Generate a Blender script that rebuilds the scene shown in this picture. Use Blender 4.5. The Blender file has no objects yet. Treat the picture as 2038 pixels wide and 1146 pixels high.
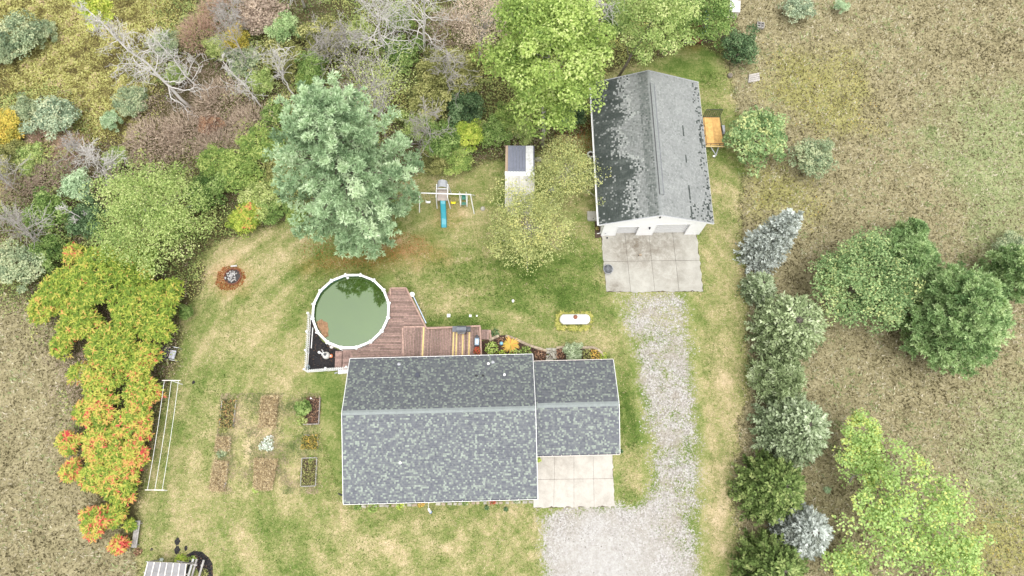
import bpy, math, random
import numpy as np
from mathutils import Matrix, Vector
R_ = math.radians
rng = np.random.default_rng(11)
random.seed(5)
sc = bpy.context.scene
COL = sc.collection

# ------------------------------------------------------------------ camera, sky, sun, exposure
CAM_H, F_PX, PITCH, ROLL, PW, PH = 60.0, 1360.3, R_(17.324), R_(0.51), 2038.0, 1146.0
cd = bpy.data.cameras.new('camera'); cam = bpy.data.objects.new('camera', cd); COL.objects.link(cam)
cd.sensor_width = 36.0; cd.lens = 36.0 * F_PX / PW; cd.clip_start = 0.5; cd.clip_end = 6000
cam.matrix_world = Matrix.Translation((0, 0, CAM_H)) @ Matrix.Rotation(PITCH, 4, 'X') @ Matrix.Rotation(ROLL, 4, 'Z')
sc.camera = cam
W = bpy.data.worlds.new('World'); sc.world = W; W.use_nodes = True
wn = W.node_tree; bg = wn.nodes['Background']
sky = wn.nodes.new('ShaderNodeTexSky'); sky.sky_type = 'NISHITA'; sky.sun_disc = False
sky.sun_elevation = R_(76); sky.sun_rotation = R_(160); sky.air_density = 1.0; sky.dust_density = 3.0
hs = wn.nodes.new('ShaderNodeHueSaturation'); hs.inputs['Saturation'].default_value = 0.05
wn.links.new(sky.outputs[0], hs.inputs['Color']); wn.links.new(hs.outputs[0], bg.inputs[0])
bg.inputs[1].default_value = 0.15
sd = bpy.data.lights.new('sun', 'SUN'); so = bpy.data.objects.new('sun', sd); COL.objects.link(so)
sd.energy = 0.8; sd.angle = R_(45); sd.color = (1.0, 0.96, 0.91)
so.rotation_euler = (R_(14), 0, R_(20))
sc.view_settings.view_transform = 'Standard'; sc.view_settings.look = 'None'
sc.view_settings.gamma = 1.0; sc.view_settings.use_curve_mapping = False
sc.view_settings.exposure = 1.16

# ------------------------------------------------------------------ surveying: photo pixel + height -> place
_fw = np.array([0, math.sin(PITCH), -math.cos(PITCH)]); _up = np.array([0, math.cos(PITCH), math.sin(PITCH)])
_rt = np.array([1., 0, 0])
_r2 = _rt * math.cos(ROLL) + _up * math.sin(ROLL); _u2 = _up * math.cos(ROLL) - _rt * math.sin(ROLL)
def G(px, py, z=0.0):
    d = _fw + _r2 * ((px - PW / 2) / F_PX) + _u2 * ((PH / 2 - py) / F_PX)
    t = (z - CAM_H) / d[2]
    return np.array([d[0] * t, d[1] * t, z])
def S(px, py, z=0.0):                                  # metres per photo pixel there
    p = G(px, py, z) - np.array([0, 0, CAM_H])
    return float(p @ _fw) / F_PX

# ------------------------------------------------------------------ numpy noise
def _hash(i, j, s):
    n = (i * 374761393 + j * 668265263 + s * 974634777) & 0x7fffffff
    n = ((n ^ (n >> 13)) * 1274126177) & 0x7fffffff
    return ((n ^ (n >> 16)) & 0xffff) / 65535.0
def vnoise(x, y, scale, s=0):
    x = np.asarray(x) / scale + 1000; y = np.asarray(y) / scale + 1000
    i = np.floor(x).astype(np.int64); j = np.floor(y).astype(np.int64); fx = x - i; fy = y - j
    fx = fx * fx * (3 - 2 * fx); fy = fy * fy * (3 - 2 * fy)
    a = _hash(i, j, s) * (1 - fx) + _hash(i + 1, j, s) * fx
    b = _hash(i, j + 1, s) * (1 - fx) + _hash(i + 1, j + 1, s) * fx
    return a * (1 - fy) + b * fy
def fbm(x, y, scale, s=0, o=4):
    v = 0; a = .5; t = 0
    for k in range(o):
        v = v + a * vnoise(x, y, scale / 2 ** k, s + k * 17); t += a; a *= .55
    return v / t
def unit(v):
    return v / np.maximum(np.linalg.norm(v, axis=-1, keepdims=True), 1e-9)

# ------------------------------------------------------------------ objects and tags
def link(o, parent=None):
    COL.objects.link(o)
    if parent is not None: o.parent = parent
    return o
def tag(o, label=None, cat=None, group=None, kind=None):
    if label: o['label'] = label
    if cat: o['category'] = cat
    if group: o['group'] = group
    if kind: o['kind'] = kind
    return o
def thing(name, label, cat, loc=(0, 0, 0), rz=0.0, group=None):
    o = bpy.data.objects.new(name, None); o.empty_display_size = .3
    o.location = tuple(float(a) for a in loc); o.rotation_euler = (0, 0, rz)
    return tag(link(o), label, cat, group)
def mesh_np(name, V, F, mat=None, tone=None, smooth=False, attrs=None):
    V = np.asarray(V, np.float32); me = bpy.data.meshes.new(name)
    F = [np.asarray(f, np.int32) for f in (F if isinstance(F, list) else [F]) if len(f)]
    me.vertices.add(len(V)); me.vertices.foreach_set('co', V.ravel())
    nl = sum(f.size for f in F); npol = sum(len(f) for f in F)
    me.loops.add(nl); me.loops.foreach_set('vertex_index', np.concatenate([f.ravel() for f in F]))
    me.polygons.add(npol)
    st = []; c = 0
    for f in F:
        st.append(c + np.arange(len(f)) * f.shape[1]); c += f.size
    me.polygons.foreach_set('loop_start', np.concatenate(st).astype(np.int32))
    if smooth: me.polygons.foreach_set('use_smooth', np.ones(npol, bool))
    allattr = dict(attrs or {})
    if tone is not None: allattr['tone'] = tone
    for k, v in allattr.items():
        a = me.attributes.new(k, 'FLOAT', 'POINT'); a.data.foreach_set('value', np.asarray(v, np.float32))
    me.update(calc_edges=True)
    me.materials.append(mat)
    return me
def mobj(name, me, parent=None, loc=None):
    o = bpy.data.objects.new(name, me)
    if loc is not None: o.location = tuple(float(a) for a in loc)
    return link(o, parent)

class MB:
    def __init__(s): s.v = []; s.f = []
    def add(s, V, F):
        b = len(s.v); s.v += [tuple(map(float, p)) for p in V]; s.f += [tuple(b + i for i in f) for f in F]; return s
    def box(s, x0, y0, z0, x1, y1, z1):
        V = [(x0, y0, z0), (x1, y0, z0), (x1, y1, z0), (x0, y1, z0), (x0, y0, z1), (x1, y0, z1), (x1, y1, z1), (x0, y1, z1)]
        return s.add(V, [(3, 2, 1, 0), (4, 5, 6, 7), (0, 1, 5, 4), (1, 2, 6, 5), (2, 3, 7, 6), (3, 0, 4, 7)])
    def beam(s, a, b, w, h, up=(0, 0, 1)):
        a = np.array(a, float); b = np.array(b, float); d = unit(b - a); u = np.array(up, float)
        r = np.cross(d, u)
        if np.linalg.norm(r) < 1e-4: r = np.cross(d, [1, 0, 0])
        r = unit(r) * w / 2; u = unit(np.cross(r, d)) * h / 2
        V = [a - r - u, a + r - u, a + r + u, a - r + u, b - r - u, b + r - u, b + r + u, b - r + u]
        return s.add(V, [(0, 1, 2, 3), (7, 6, 5, 4), (0, 4, 5, 1), (1, 5, 6, 2), (2, 6, 7, 3), (3, 7, 4, 0)])
    def tube(s, pts, rad, n=6, cap=True):
        pts = np.array(pts, float); m = len(pts)
        rad = np.full(m, rad, float) if np.isscalar(rad) else np.array(rad, float)
        t = np.gradient(pts, axis=0); t = unit(t)
        ref = np.array([0, 0, 1.]) if abs(t[0][2]) < .9 else np.array([1., 0, 0])
        V = []
        for i in range(m):
            r = unit(np.cross(t[i], ref)); q = np.cross(r, t[i])
            for k in range(n):
                a = 2 * math.pi * k / n; V.append(pts[i] + rad[i] * (r * math.cos(a) + q * math.sin(a)))
        F = [(i * n + k, i * n + (k + 1) % n, (i + 1) * n + (k + 1) % n, (i + 1) * n + k) for i in range(m - 1) for k in range(n)]
        if cap: F += [tuple(range(n))[::-1], tuple((m - 1) * n + k for k in range(n))]
        return s.add(V, F)
    def lathe(s, prof, n=16, c=(0, 0, 0), sx=1, sy=1):
        m = len(prof)
        V = [(c[0] + sx * r * math.cos(2 * math.pi * k / n), c[1] + sy * r * math.sin(2 * math.pi * k / n), c[2] + z) for r, z in prof for k in range(n)]
        F = [(i * n + k, i * n + (k + 1) % n, (i + 1) * n + (k + 1) % n, (i + 1) * n + k) for i in range(m - 1) for k in range(n)]
        F += [tuple((m - 1) * n + k for k in range(n)), tuple(range(n))[::-1]]
        return s.add(V, F)
    def prism(s, poly, z0, z1):
        n = len(poly); V = [(p[0], p[1], z0) for p in poly] + [(p[0], p[1], z1) for p in poly]
        F = [tuple(range(n))[::-1], tuple(range(n, 2 * n))] + [(i, (i + 1) % n, n + (i + 1) % n, n + i) for i in range(n)]
        return s.add(V, F)
    def mesh(s, name, mat, smooth=False):
        me = bpy.data.meshes.new(name); me.from_pydata(s.v, [], s.f); me.materials.append(mat)
        if smooth: me.polygons.foreach_set('use_smooth', np.ones(len(me.polygons), bool))
        me.update(); return me
    def build(s, name, mat, parent=None, loc=None, smooth=False):
        return mobj(name, s.mesh(name, mat, smooth), parent, loc)
_unit = {}
def piece(name, parent, c, dims, mat, rz=0.0, rx=0.0, ry=0.0):    # one plain board / block sharing a bevelled unit box
    if mat.name not in _unit:
        _unit[mat.name] = MB().box(-.5, -.5, -.5, .5, .5, .5).mesh('board_shape', mat)
    o = bpy.data.objects.new(name, _unit[mat.name]); o.location = tuple(map(float, c)); o.scale = tuple(map(float, dims)); o.rotation_euler = (rx, ry, rz)
    return link(o, parent)

# ------------------------------------------------------------------ materials
def nt(name):
    m = bpy.data.materials.new(name); m.use_nodes = True; t = m.node_tree
    return m, t, t.nodes['Principled BSDF']
def ramp(t, fac, stops, interp='LINEAR'):
    r = t.nodes.new('ShaderNodeValToRGB'); r.color_ramp.interpolation = interp; e = r.color_ramp.elements
    while len(e) < len(stops): e.new(.5)
    for k, (p, c) in zip(e, stops): k.position = p; k.color = (*c, 1)
    t.links.new(fac, r.inputs[0]); return r.outputs[0]
def noise(t, scale, detail=3, rough=.6, vec=None, dist=0):
    n = t.nodes.new('ShaderNodeTexNoise'); n.inputs['Scale'].default_value = scale; n.inputs['Detail'].default_value = detail
    n.inputs['Roughness'].default_value = rough; n.inputs['Distortion'].default_value = dist
    if vec is not None: t.links.new(vec, n.inputs['Vector'])
    return n.outputs['Fac']
def mixc(t, fac, a, b, mode='MIX'):
    n = t.nodes.new('ShaderNodeMix'); n.data_type = 'RGBA'; n.blend_type = mode
    for i, v in ((0, fac), (6, a), (7, b)):
        if isinstance(v, (int, float)): n.inputs[i].default_value = v
        elif isinstance(v, tuple): n.inputs[i].default_value = (*v, 1)
        else: t.links.new(v, n.inputs[i])
    return n.outputs[2]
def math_(t, op, a, b=0.0, clamp=False):
    n = t.nodes.new('ShaderNodeMath'); n.operation = op; n.use_clamp = clamp
    for i, v in ((0, a), (1, b)):
        if isinstance(v, (int, float)): n.inputs[i].default_value = v
        else: t.links.new(v, n.inputs[i])
    return n.outputs[0]
def attr(t, name):
    n = t.nodes.new('ShaderNodeAttribute'); n.attribute_name = name; return n.outputs['Fac']
def pos(t): return t.nodes.new('ShaderNodeNewGeometry').outputs['Position']
def bump(t, h, s, d, bs):
    b = t.nodes.new('ShaderNodeBump'); b.inputs['Strength'].default_value = s; b.inputs['Distance'].default_value = d
    t.links.new(h, b.inputs['Height']); t.links.new(b.outputs[0], bs.inputs['Normal'])
def plain(name, col, rough=.6, var=.25, scale=3.0, metal=0.0, objvar=0.0, bumps=0.0, col2=None, dirt=0.0):
    m, t, b = nt(name); v = noise(t, scale, 5, .65, pos(t))
    c2 = col2 or tuple(x * (1 - var) for x in col); c1 = tuple(min(1, x * (1 + var * .5)) for x in col)
    c = ramp(t, v, [(.3, c2), (.7, c1)])
    if objvar:
        oi = t.nodes.new('ShaderNodeObjectInfo'); h = t.nodes.new('ShaderNodeHueSaturation')
        t.links.new(math_(t, 'ADD', math_(t, 'MULTIPLY', oi.outputs['Random'], 2 * objvar), 1 - objvar), h.inputs['Value'])
        t.links.new(c, h.inputs['Color']); c = h.outputs[0]
    if dirt:
        d = ramp(t, noise(t, scale * .35, 6, .7, pos(t)), [(.5, (0, 0, 0)), (.72, (1, 1, 1))])
        c = mixc(t, math_(t, 'MULTIPLY', d, dirt), c, (.12, .11, .09))
    t.links.new(c, b.inputs['Base Color']); b.inputs['Roughness'].default_value = rough; b.inputs['Metallic'].default_value = metal
    if bumps: bump(t, noise(t, scale * 8, 4, .6, pos(t)), bumps, .01, b)
    return m
def toned(name, stops, rough=.8, trans=0.0, fine=0.0):        # colour from the mesh's own tone attribute
    m, t, b = nt(name); c = ramp(t, attr(t, 'tone'), stops)
    if fine: c = mixc(t, fine, c, ramp(t, noise(t, 25, 3, .7, pos(t)), [(.35, (.3, .3, .3)), (.65, (1, 1, 1))]), 'MULTIPLY')
    t.links.new(c, b.inputs['Base Color']); b.inputs['Roughness'].default_value = rough
    b.inputs['Specular IOR Level'].default_value = .25
    if trans:
        tr = t.nodes.new('ShaderNodeBsdfTranslucent'); t.links.new(c, tr.inputs[0])
        mx = t.nodes.new('ShaderNodeMixShader'); mx.inputs[0].default_value = trans
        t.links.new(b.outputs[0], mx.inputs[1]); t.links.new(tr.outputs[0], mx.inputs[2])
        t.links.new(mx.outputs[0], t.nodes['Material Output'].inputs[0])
    return m
AL = .66                                                     # picture brightness -> surface albedo at this exposure
def lin(*c):                                                 # 0-255 picture colour -> linear
    return tuple(AL * ((x / 255) / 12.92 if x / 255 <= .04045 else ((x / 255 + .055) / 1.055) ** 2.4) for x in c)
def leafmat(name, cols, trans=.3, gain=1.0, desat=.14):
    n = len(cols); st = []
    for i, c in enumerate(cols):
        l = lin(*c); y = .3 * l[0] + .6 * l[1] + .1 * l[2]; st.append((i / (n - 1), tuple(min(.85, (x * (1 - desat) + y * desat) * gain) for x in l)))
    return toned(name, st, .6, trans)
M = {}
M['white'] = plain('white_paint', (.80, .80, .79), .45, .06, 2)
M['siding'] = plain('white_siding', (.88, .88, .88), .5, .04, 1)
M['black'] = plain('black_metal', (.03, .03, .035), .45, .3, 6)
M['steel'] = plain('galvanised_steel', (.5, .51, .53), .4, .2, 5, .6)
M['dark'] = plain('dark_plastic', (.06, .065, .075), .5, .3, 5)
M['grey'] = plain('grey_plastic', (.36, .37, .39), .5, .2, 5)
M['rust'] = plain('rusty_steel', (.24, .09, .05), .8, .5, 8)
M['deck'] = plain('stained_deck_wood', (.29, .19, .16), .75, .45, 6, objvar=.3, bumps=.3, dirt=.35)
M['deck_edge'] = plain('stained_edge_wood', (.38, .25, .2), .75, .35, 5, objvar=.1, bumps=.3)
M['new_wood'] = plain('new_yellow_wood', (.62, .47, .2), .7, .22, 4, objvar=.1)
M['old_wood'] = plain('weathered_grey_wood', (.36, .34, .32), .85, .4, 5, objvar=.12, bumps=.4)
M['trailer_wood'] = plain('trailer_plank_wood', (.58, .36, .12), .7, .35, 4, objvar=.16, col2=(.42, .23, .07))
M['conc'] = plain('concrete', (.50, .475, .43), .9, .22, .7, objvar=.04, bumps=.15, dirt=.12)
M['block'] = plain('tan_wall_block', (.36, .29, .21), .9, .3, 4, objvar=.22, bumps=.3)
M['stone'] = plain('grey_stone', (.38, .36, .3), .9, .35, 3, objvar=.15, bumps=.4)
M['bark'] = plain('grey_brown_bark', (.20, .17, .14), .9, .4, 4)
M['bark_pale'] = plain('pale_bark', (.42, .39, .36), .9, .3, 4)
M['bark_white'] = plain('white_dead_bark', (.62, .59, .56), .85, .2, 3)
M['mulch'] = plain('black_mulch', (.022, .02, .022), .95, .5, 12)
M['brown_mulch'] = plain('brown_mulch', (.07, .045, .032), .95, .6, 10)
M['blue_pl'] = plain('blue_plastic', (.05, .16, .5), .35, .15, 3)
M['teal'] = plain('teal_plastic', (.02, .27, .33), .3, .12, 2)
M['green_pl'] = plain('green_plastic', (.05, .2, .14), .4, .2, 3)
M['yellow_pl'] = plain('yellow_plastic', (.8, .68, .02), .4, .1, 3)
M['orange_pl'] = plain('orange_plastic', (.6, .17, .04), .5, .2, 3)
M['red_wood'] = plain('red_brown_wood', (.2, .05, .03), .8, .4, 5, objvar=.2)
M['cream'] = plain('cream_gutter', (.72, .66, .6), .5, .15, 2)
M['liner'] = plain('blue_liner', (.10, .22, .38), .4, .15, 2)
M['fabric'] = plain('dark_fabric', (.03, .032, .06), .8, .3, 20)
M['ash'] = plain('pale_ash', (.5, .48, .47), .9, .6, 14, objvar=.3)
M['door'] = plain('off_white_door', (.66, .66, .66), .5, .05, 1)
M['glass'] = plain('window_glass', (.05, .06, .07), .08, .2, 2)
# ---- end of materials

# ------------------------------------------------------------------ ground zones (photo outlines put on the ground)
def gpoly(pts): return np.array([G(*p)[:2] for p in pts])
def sdist(poly, x, y):                                        # signed distance, + inside
    d = np.full(x.shape, 1e9); ins = np.zeros(x.shape, bool); n = len(poly)
    for i in range(n):
        ax, ay = poly[i]; bx, by = poly[(i + 1) % n]
        ex, ey = bx - ax, by - ay; wx, wy = x - ax, y - ay
        t = np.clip((wx * ex + wy * ey) / (ex * ex + ey * ey + 1e-9), 0, 1)
        d = np.minimum(d, (wx - ex * t) ** 2 + (wy - ey * t) ** 2)
        c = (ay > y) != (by > y)
        ins ^= c & (x < ex * (y - ay) / (by - ay + 1e-12) + ax)
    return np.where(ins, 1, -1) * np.sqrt(d)
def wt(poly, x, y, soft=.6, wob=.5, s=1):
    d = sdist(poly, x, y) + (fbm(x, y, 2.2, s) - .5) * 2 * wob
    return np.clip(d / soft * .5 + .5, 0, 1)
LAWN = gpoly([(285, 1300), (285, 1146), (272, 1060), (278, 1000), (302, 900), (326, 770), (352, 725), (362, 670), (368, 600), (400, 560), (400, 520),
              (430, 490), (500, 462), (560, 440), (640, 400), (760, 380), (830, 350), (960, 325), (1010, 320), (1090, 300), (1170, 250), (1190, 160), (1240, 140),
              (1320, 110), (1390, 82), (1440, 110), (1465, 180), (1478, 250), (1480, 330), (1478, 420), (1482, 520), (1490, 640), (1492, 760), (1480, 850), (1462, 930),
              (1462, 1010), (1480, 1070), (1478, 1146), (1475, 1300)])
MEADOW = gpoly([(-400, -200), (150, -60), (340, -30), (345, 60), (310, 110), (285, 190), (250, 250), (200, 270), (150, 250), (95, 190), (-50, 200), (-400, 200)])
FIELD_R = gpoly([(1470, -200), (1470, 60), (1440, 150), (1440, 340), (1440, 560), (1440, 800), (1430, 1000), (1430, 1400), (2600, 1400), (2600, -200)])
FIELD_L = gpoly([(-500, 600), (60, 590), (110, 680), (150, 760), (140, 880), (190, 1010), (250, 1080), (280, 1110), (282, 1400), (-500, 1400)])
DRIVE = gpoly([(1232, 592), (1300, 584), (1368, 584), (1376, 680), (1384, 800), (1392, 900), (1394, 1000), (1390, 1300), (1090, 1300), (1090, 1080), (1086, 1016), (1110, 1012),
               (1222, 1011), (1262, 1022), (1292, 990), (1292, 900), (1278, 780), (1262, 690), (1244, 640)])
DRIVE_PALE = gpoly([(1100, 1060), (1180, 1032), (1300, 1050), (1335, 1146), (1335, 1300), (1095, 1300)])
STRAW = [gpoly(p) for p in (
    [(1405, 500), (1450, 480), (1478, 640), (1482, 850), (1455, 1000), (1450, 1146), (1410, 1146), (1412, 900), (1400, 700)], [(1240, 590), (1390, 586), (1390, 600), (1250, 606)], 
    [(425, 985), (440, 790), (560, 790), (560, 985)], [(570, 985), (600, 800), (640, 800), (635, 985)], [(900, 470), (960, 480), (1000, 600), (900, 600)], 
    [(860, 430), (900, 440), (950, 430), (940, 400), (890, 380), (840, 375)],
    [(410, 560), (470, 580), (600, 500), (560, 470), (430, 500)], [(440, 700), (600, 760), (600, 700), (480, 620)],
    [(1410, 860), (1460, 900), (1470, 820), (1440, 770), (1410, 780)], [(1420, 490), (1440, 560), (1440, 480)],
    [(1430, 130), (1450, 190), (1470, 170), (1450, 130)], [(1240, 900), (1280, 980), (1285, 900)],
    [(340, 1085), (440, 1100), (420, 1080)], [(640, 1020), (700, 1120), (900, 1130), (960, 1060), (800, 1030)])]
LUSH_SHADE = [gpoly(p) for p in (  # greener grass; the first outline paints the shade behind the deck into the lawn
    [(845, 650), (860, 640), (960, 636), (960, 648)], [(640, 745), (684, 740), (684, 1000), (655, 1000), (645, 860)], [(1228, 720), (1262, 740), (1275, 900), (1240, 900)],
    [(600, 540), (640, 520), (760, 525), (800, 560), (780, 560), (700, 540), (620, 580)], [(1230, 960), (1288, 990), (1270, 1015), (1230, 1010)],
    [(620, 760), (684, 742), (684, 830)], [(1150, 470), (1195, 460), (1205, 590), (1120, 560)], [(980, 480), (1160, 540), (1220, 640), (1090, 610), (860, 570), (850, 520)],
    [(1290, 130), (1400, 90), (1450, 120), (1430, 190), (1390, 160), (1300, 138)])]
ORANGE = [gpoly(p) for p in ([(600, 520), (840, 470), (880, 510), (740, 535), (610, 535)], [(870, 445), (905, 446), (900, 405), (874, 405)],
                             [(432, 560), (436, 540), (470, 530), (488, 545), (480, 566), (455, 575)], [(1380, 92), (1340, 84), (1375, 62), (1420, 62), (1410, 84)])]
GREEN_R = [gpoly(p) for p in ([(1900, 380), (1870, 300), (1880, 200), (1990, 190), (2200, 200), (2200, 480), (1960, 480)],
                              [(1960, 780), (2200, 740), (2200, 1080), (1990, 980), (1930, 900)])]
YEL_R = [gpoly(p) for p in ([(1520, 110), (1700, 100), (1720, 230), (1650, 270), (1580, 220), (1530, 200)], [(1490, 330), (1560, 330), (1620, 420), (1500, 430)],
                            [(1920, 1020), (2060, 1030), (2050, 1120), (1930, 1110)])]
def zones(x, y):
    z = {}
    z['lawn'] = wt(LAWN, x, y, .7, .9, 3); z['mead'] = wt(MEADOW, x, y, 3, 2, 4) * (1 - z['lawn'])
    f = np.maximum(wt(FIELD_R, x, y, 1.2, 1.2, 5), wt(FIELD_L, x, y, 1.6, 1.6, 6)); z['field'] = f * (1 - z['lawn'])
    g = np.zeros(x.shape)
    for k, p in enumerate(GREEN_R): g = np.maximum(g, wt(p, x, y, 5, 3.5, 40 + k))
    z['greenr'] = g
    g = np.zeros(x.shape)
    for k, p in enumerate(YEL_R): g = np.maximum(g, wt(p, x, y, 3, 2.5, 50 + k))
    z['yelr'] = g
    g = np.zeros(x.shape)
    for k, p in enumerate(STRAW): g = np.maximum(g, wt(p, x, y, 2.2, 1.8, 60 + k))
    z['straw'] = g
    g = np.zeros(x.shape)
    for k, p in enumerate(LUSH_SHADE): g = np.maximum(g, wt(p, x, y, 1.6, 1.0, 80 + k))
    z['lush_shade'] = g
    g = np.zeros(x.shape)
    for k, p in enumerate(ORANGE): g = np.maximum(g, wt(p, x, y, 1.2, 1.0, 100 + k))
    z['orange'] = g
    rr_ = np.hypot(x + 2, (y - 4) * 1.15); th_ = np.arctan2(y - 4, x + 2)
    z['mow'] = np.clip(.5 + (fbm(rr_ * 1.0 + 40, th_ * 5 + 40, .9, 91, 3) - .5) * 1.6, 0, 1)
    dv = sdist(DRIVE, x, y) + (fbm(x, y, 1.2, 9) - .5) * .9
    z['gravel'] = np.clip(dv / 2.0 + .56, 0, 1); z['pale'] = wt(DRIVE_PALE, x, y, 2.5, 1.6, 8)
    return z
_gx = np.arange(-60, 60, .25); _gy = np.arange(-12, 57, .25)
_ZG = zones(*[a.ravel() for a in np.meshgrid(_gx, _gy)]); _ZG = {k: v.reshape(len(_gy), len(_gx)) for k, v in _ZG.items()}
def zq(x, y):                                                  # quick look-up of the same zones
    i = np.clip(((np.asarray(x) + 60) / .25 + .5).astype(int), 0, len(_gx) - 1); j = np.clip(((np.asarray(y) + 12) / .25 + .5).astype(int), 0, len(_gy) - 1)
    return {k: v[j, i] for k, v in _ZG.items()}
def ling(*c): return tuple(1.26 * v for v in lin(*c))
def ground_material():
    m, t, b = nt('ground_cover'); P = pos(t)
    n_big = noise(t, .16, 4, .6, P); n_mid = noise(t, .62, 5, .68, P); n_sml = noise(t, 2.6, 5, .72, P); n_fin = noise(t, 6.5, 4, .8, P)
    n_sp = noise(t, 15, 3, .8, P)
    grit = math_(t, 'ADD', math_(t, 'MULTIPLY', math_(t, 'SUBTRACT', n_fin, .5), 1.6), math_(t, 'MULTIPLY', math_(t, 'SUBTRACT', n_sml, .5), 1.2))
    def za(k): return ramp(t, math_(t, 'ADD', attr(t, k), grit), [(.3, (0, 0, 0)), (.7, (1, 1, 1))])
    comb = math_(t, 'ADD', math_(t, 'MULTIPLY', n_mid, .30), math_(t, 'ADD', math_(t, 'MULTIPLY', n_sml, .32), math_(t, 'MULTIPLY', n_fin, .38)))
    comb = math_(t, 'ADD', comb, math_(t, 'MULTIPLY', math_(t, 'SUBTRACT', n_big, .5), .22))
    comb = math_(t, 'ADD', comb, math_(t, 'MULTIPLY', math_(t, 'SUBTRACT', n_sp, .5), .45))
    cl = math_(t, 'SUBTRACT', math_(t, 'ADD', math_(t, 'ADD', comb, .004), math_(t, 'MULTIPLY', attr(t, 'straw'), .085)), math_(t, 'ADD', math_(t, 'MULTIPLY', attr(t, 'lush_shade'), .10), math_(t, 'MULTIPLY', math_(t, 'SUBTRACT', attr(t, 'mow'), .5), .13)))
    lawn = ramp(t, cl, [(.28, ling(64, 88, 34)), (.40, ling(100, 122, 58)), (.49, ling(134, 142, 84)), (.57, ling(166, 160, 112)), (.67, ling(206, 186, 150)), (.8, ling(226, 206, 180))])
    lawn = mixc(t, math_(t, 'MULTIPLY', attr(t, 'orange'), ramp(t, comb, [(.36, (.1, .1, .1)), (.6, (.75, .75, .75))])), lawn, ling(166, 112, 66))
    fn = math_(t, 'ADD', math_(t, 'MULTIPLY', n_fin, .5), math_(t, 'ADD', math_(t, 'MULTIPLY', n_sml, .28), math_(t, 'MULTIPLY', n_mid, .22)))
    field = ramp(t, fn, [(.34, ling(98, 92, 64)), (.46, ling(138, 130, 98)), (.55, ling(170, 160, 126)), (.68, ling(208, 198, 170))])
    fgreen = ramp(t, fn, [(.34, ling(96, 116, 72)), (.5, ling(142, 156, 106)), (.66, ling(192, 190, 148))])
    field = mixc(t, math_(t, 'MULTIPLY', za('greenr'), .75), field, fgreen)
    field = mixc(t, math_(t, 'MULTIPLY', za('yelr'), .55), field, ramp(t, fn, [(.34, ling(96, 98, 48)), (.52, ling(156, 156, 84)), (.68, ling(208, 200, 120))]))
    mead = ramp(t, fn, [(.34, ling(92, 88, 48)), (.5, ling(150, 144, 84)), (.66, ling(196, 188, 118))])
    wood = ramp(t, fn, [(.36, ling(58, 54, 36)), (.52, ling(100, 94, 64)), (.68, ling(148, 138, 100))])
    c = mixc(t, za('mead'), wood, mead); c = mixc(t, za('field'), c, field); c = mixc(t, za('lawn'), c, lawn)
    # gravel: pale stones with grass coming through
    vo = t.nodes.new('ShaderNodeTexVoronoi'); vo.inputs['Scale'].default_value = 9; t.links.new(P, vo.inputs['Vector'])
    vb = t.nodes.new('ShaderNodeRGBToBW'); t.links.new(vo.outputs['Color'], vb.inputs[0])
    gst = ramp(t, vb.outputs[0], [(.1, lin(150, 142, 134)), (.5, lin(194, 189, 184)), (.9, lin(226, 223, 220))])
    gst = mixc(t, ramp(t, noise(t, .5, 6, .7, P), [(.42, (0, 0, 0)), (.7, (.75, .75, .75))]), gst, lin(168, 158, 138))
    gm = math_(t, 'ADD', attr(t, 'gravel'), math_(t, 'MULTIPLY', math_(t, 'SUBTRACT', math_(t, 'ADD', math_(t, 'MULTIPLY', n_sml, .45), math_(t, 'ADD', math_(t, 'MULTIPLY', n_fin, 1.0), math_(t, 'ADD', math_(t, 'MULTIPLY', n_mid, .5), math_(t, 'MULTIPLY', n_big, .3)))), 1.125), 3.4))
    gm = math_(t, 'MULTIPLY', math_(t, 'ADD', gm, math_(t, 'SUBTRACT', math_(t, 'MULTIPLY', attr(t, 'pale'), 1.0), .66)), 3.4, True)
    gm = math_(t, 'MULTIPLY', gm, math_(t, 'MULTIPLY', attr(t, 'gravel'), 6, True))
    pale = ramp(t, n_sml, [(.3, lin(184, 180, 174)), (.6, lin(214, 212, 208))])
    gst = mixc(t, math_(t, 'MULTIPLY', attr(t, 'pale'), .75), gst, pale)
    c = mixc(t, gm, c, gst)
    t.links.new(c, b.inputs['Base Color']); b.inputs['Roughness'].default_value = .95; b.inputs['Specular IOR Level'].default_value = .1
    bump(t, math_(t, 'ADD', n_fin, math_(t, 'MULTIPLY', n_sp, .5)), .9, .06, b)
    return m
M['ground'] = ground_material()
def axis(a, b, st, far): return np.concatenate([[-far, -far / 3, a - 60, a - 20], np.arange(a, b, st), [b + 20, b + 60, far / 3, far]])
def ground_sheet(name, xs, ys, z, keep=None):
    X, Y = np.meshgrid(xs, ys); nx, ny = len(xs), len(ys)
    Zs = zones(X.ravel(), Y.ravel())
    idx = np.arange(nx * ny).reshape(ny, nx)
    F = np.stack([idx[:-1, :-1], idx[:-1, 1:], idx[1:, 1:], idx[1:, :-1]], -1).reshape(-1, 4)
    if keep is not None: F = F[keep(X.ravel()[F].mean(1), Y.ravel()[F].mean(1))]
    V = np.stack([X.ravel(), Y.ravel(), np.full(X.size, z)], 1)
    if keep is not None:
        u, inv = np.unique(F, return_inverse=True); V = V[u]; F = inv.reshape(-1, 4); Zs = {k: v[u] for k, v in Zs.items()}
    return tag(mobj(name, mesh_np(name, V, F, M['ground'], attrs=Zs)), kind='structure')
ground_sheet('ground', axis(-58, 58, .3, 2500), axis(-12, 56, .3, 2500), 0.0)
ground_sheet('driveway', np.arange(2, 20, .2), np.arange(-12, 21, .2), 0.005, lambda x, y: sdist(DRIVE, x, y) > -.9)

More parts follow.
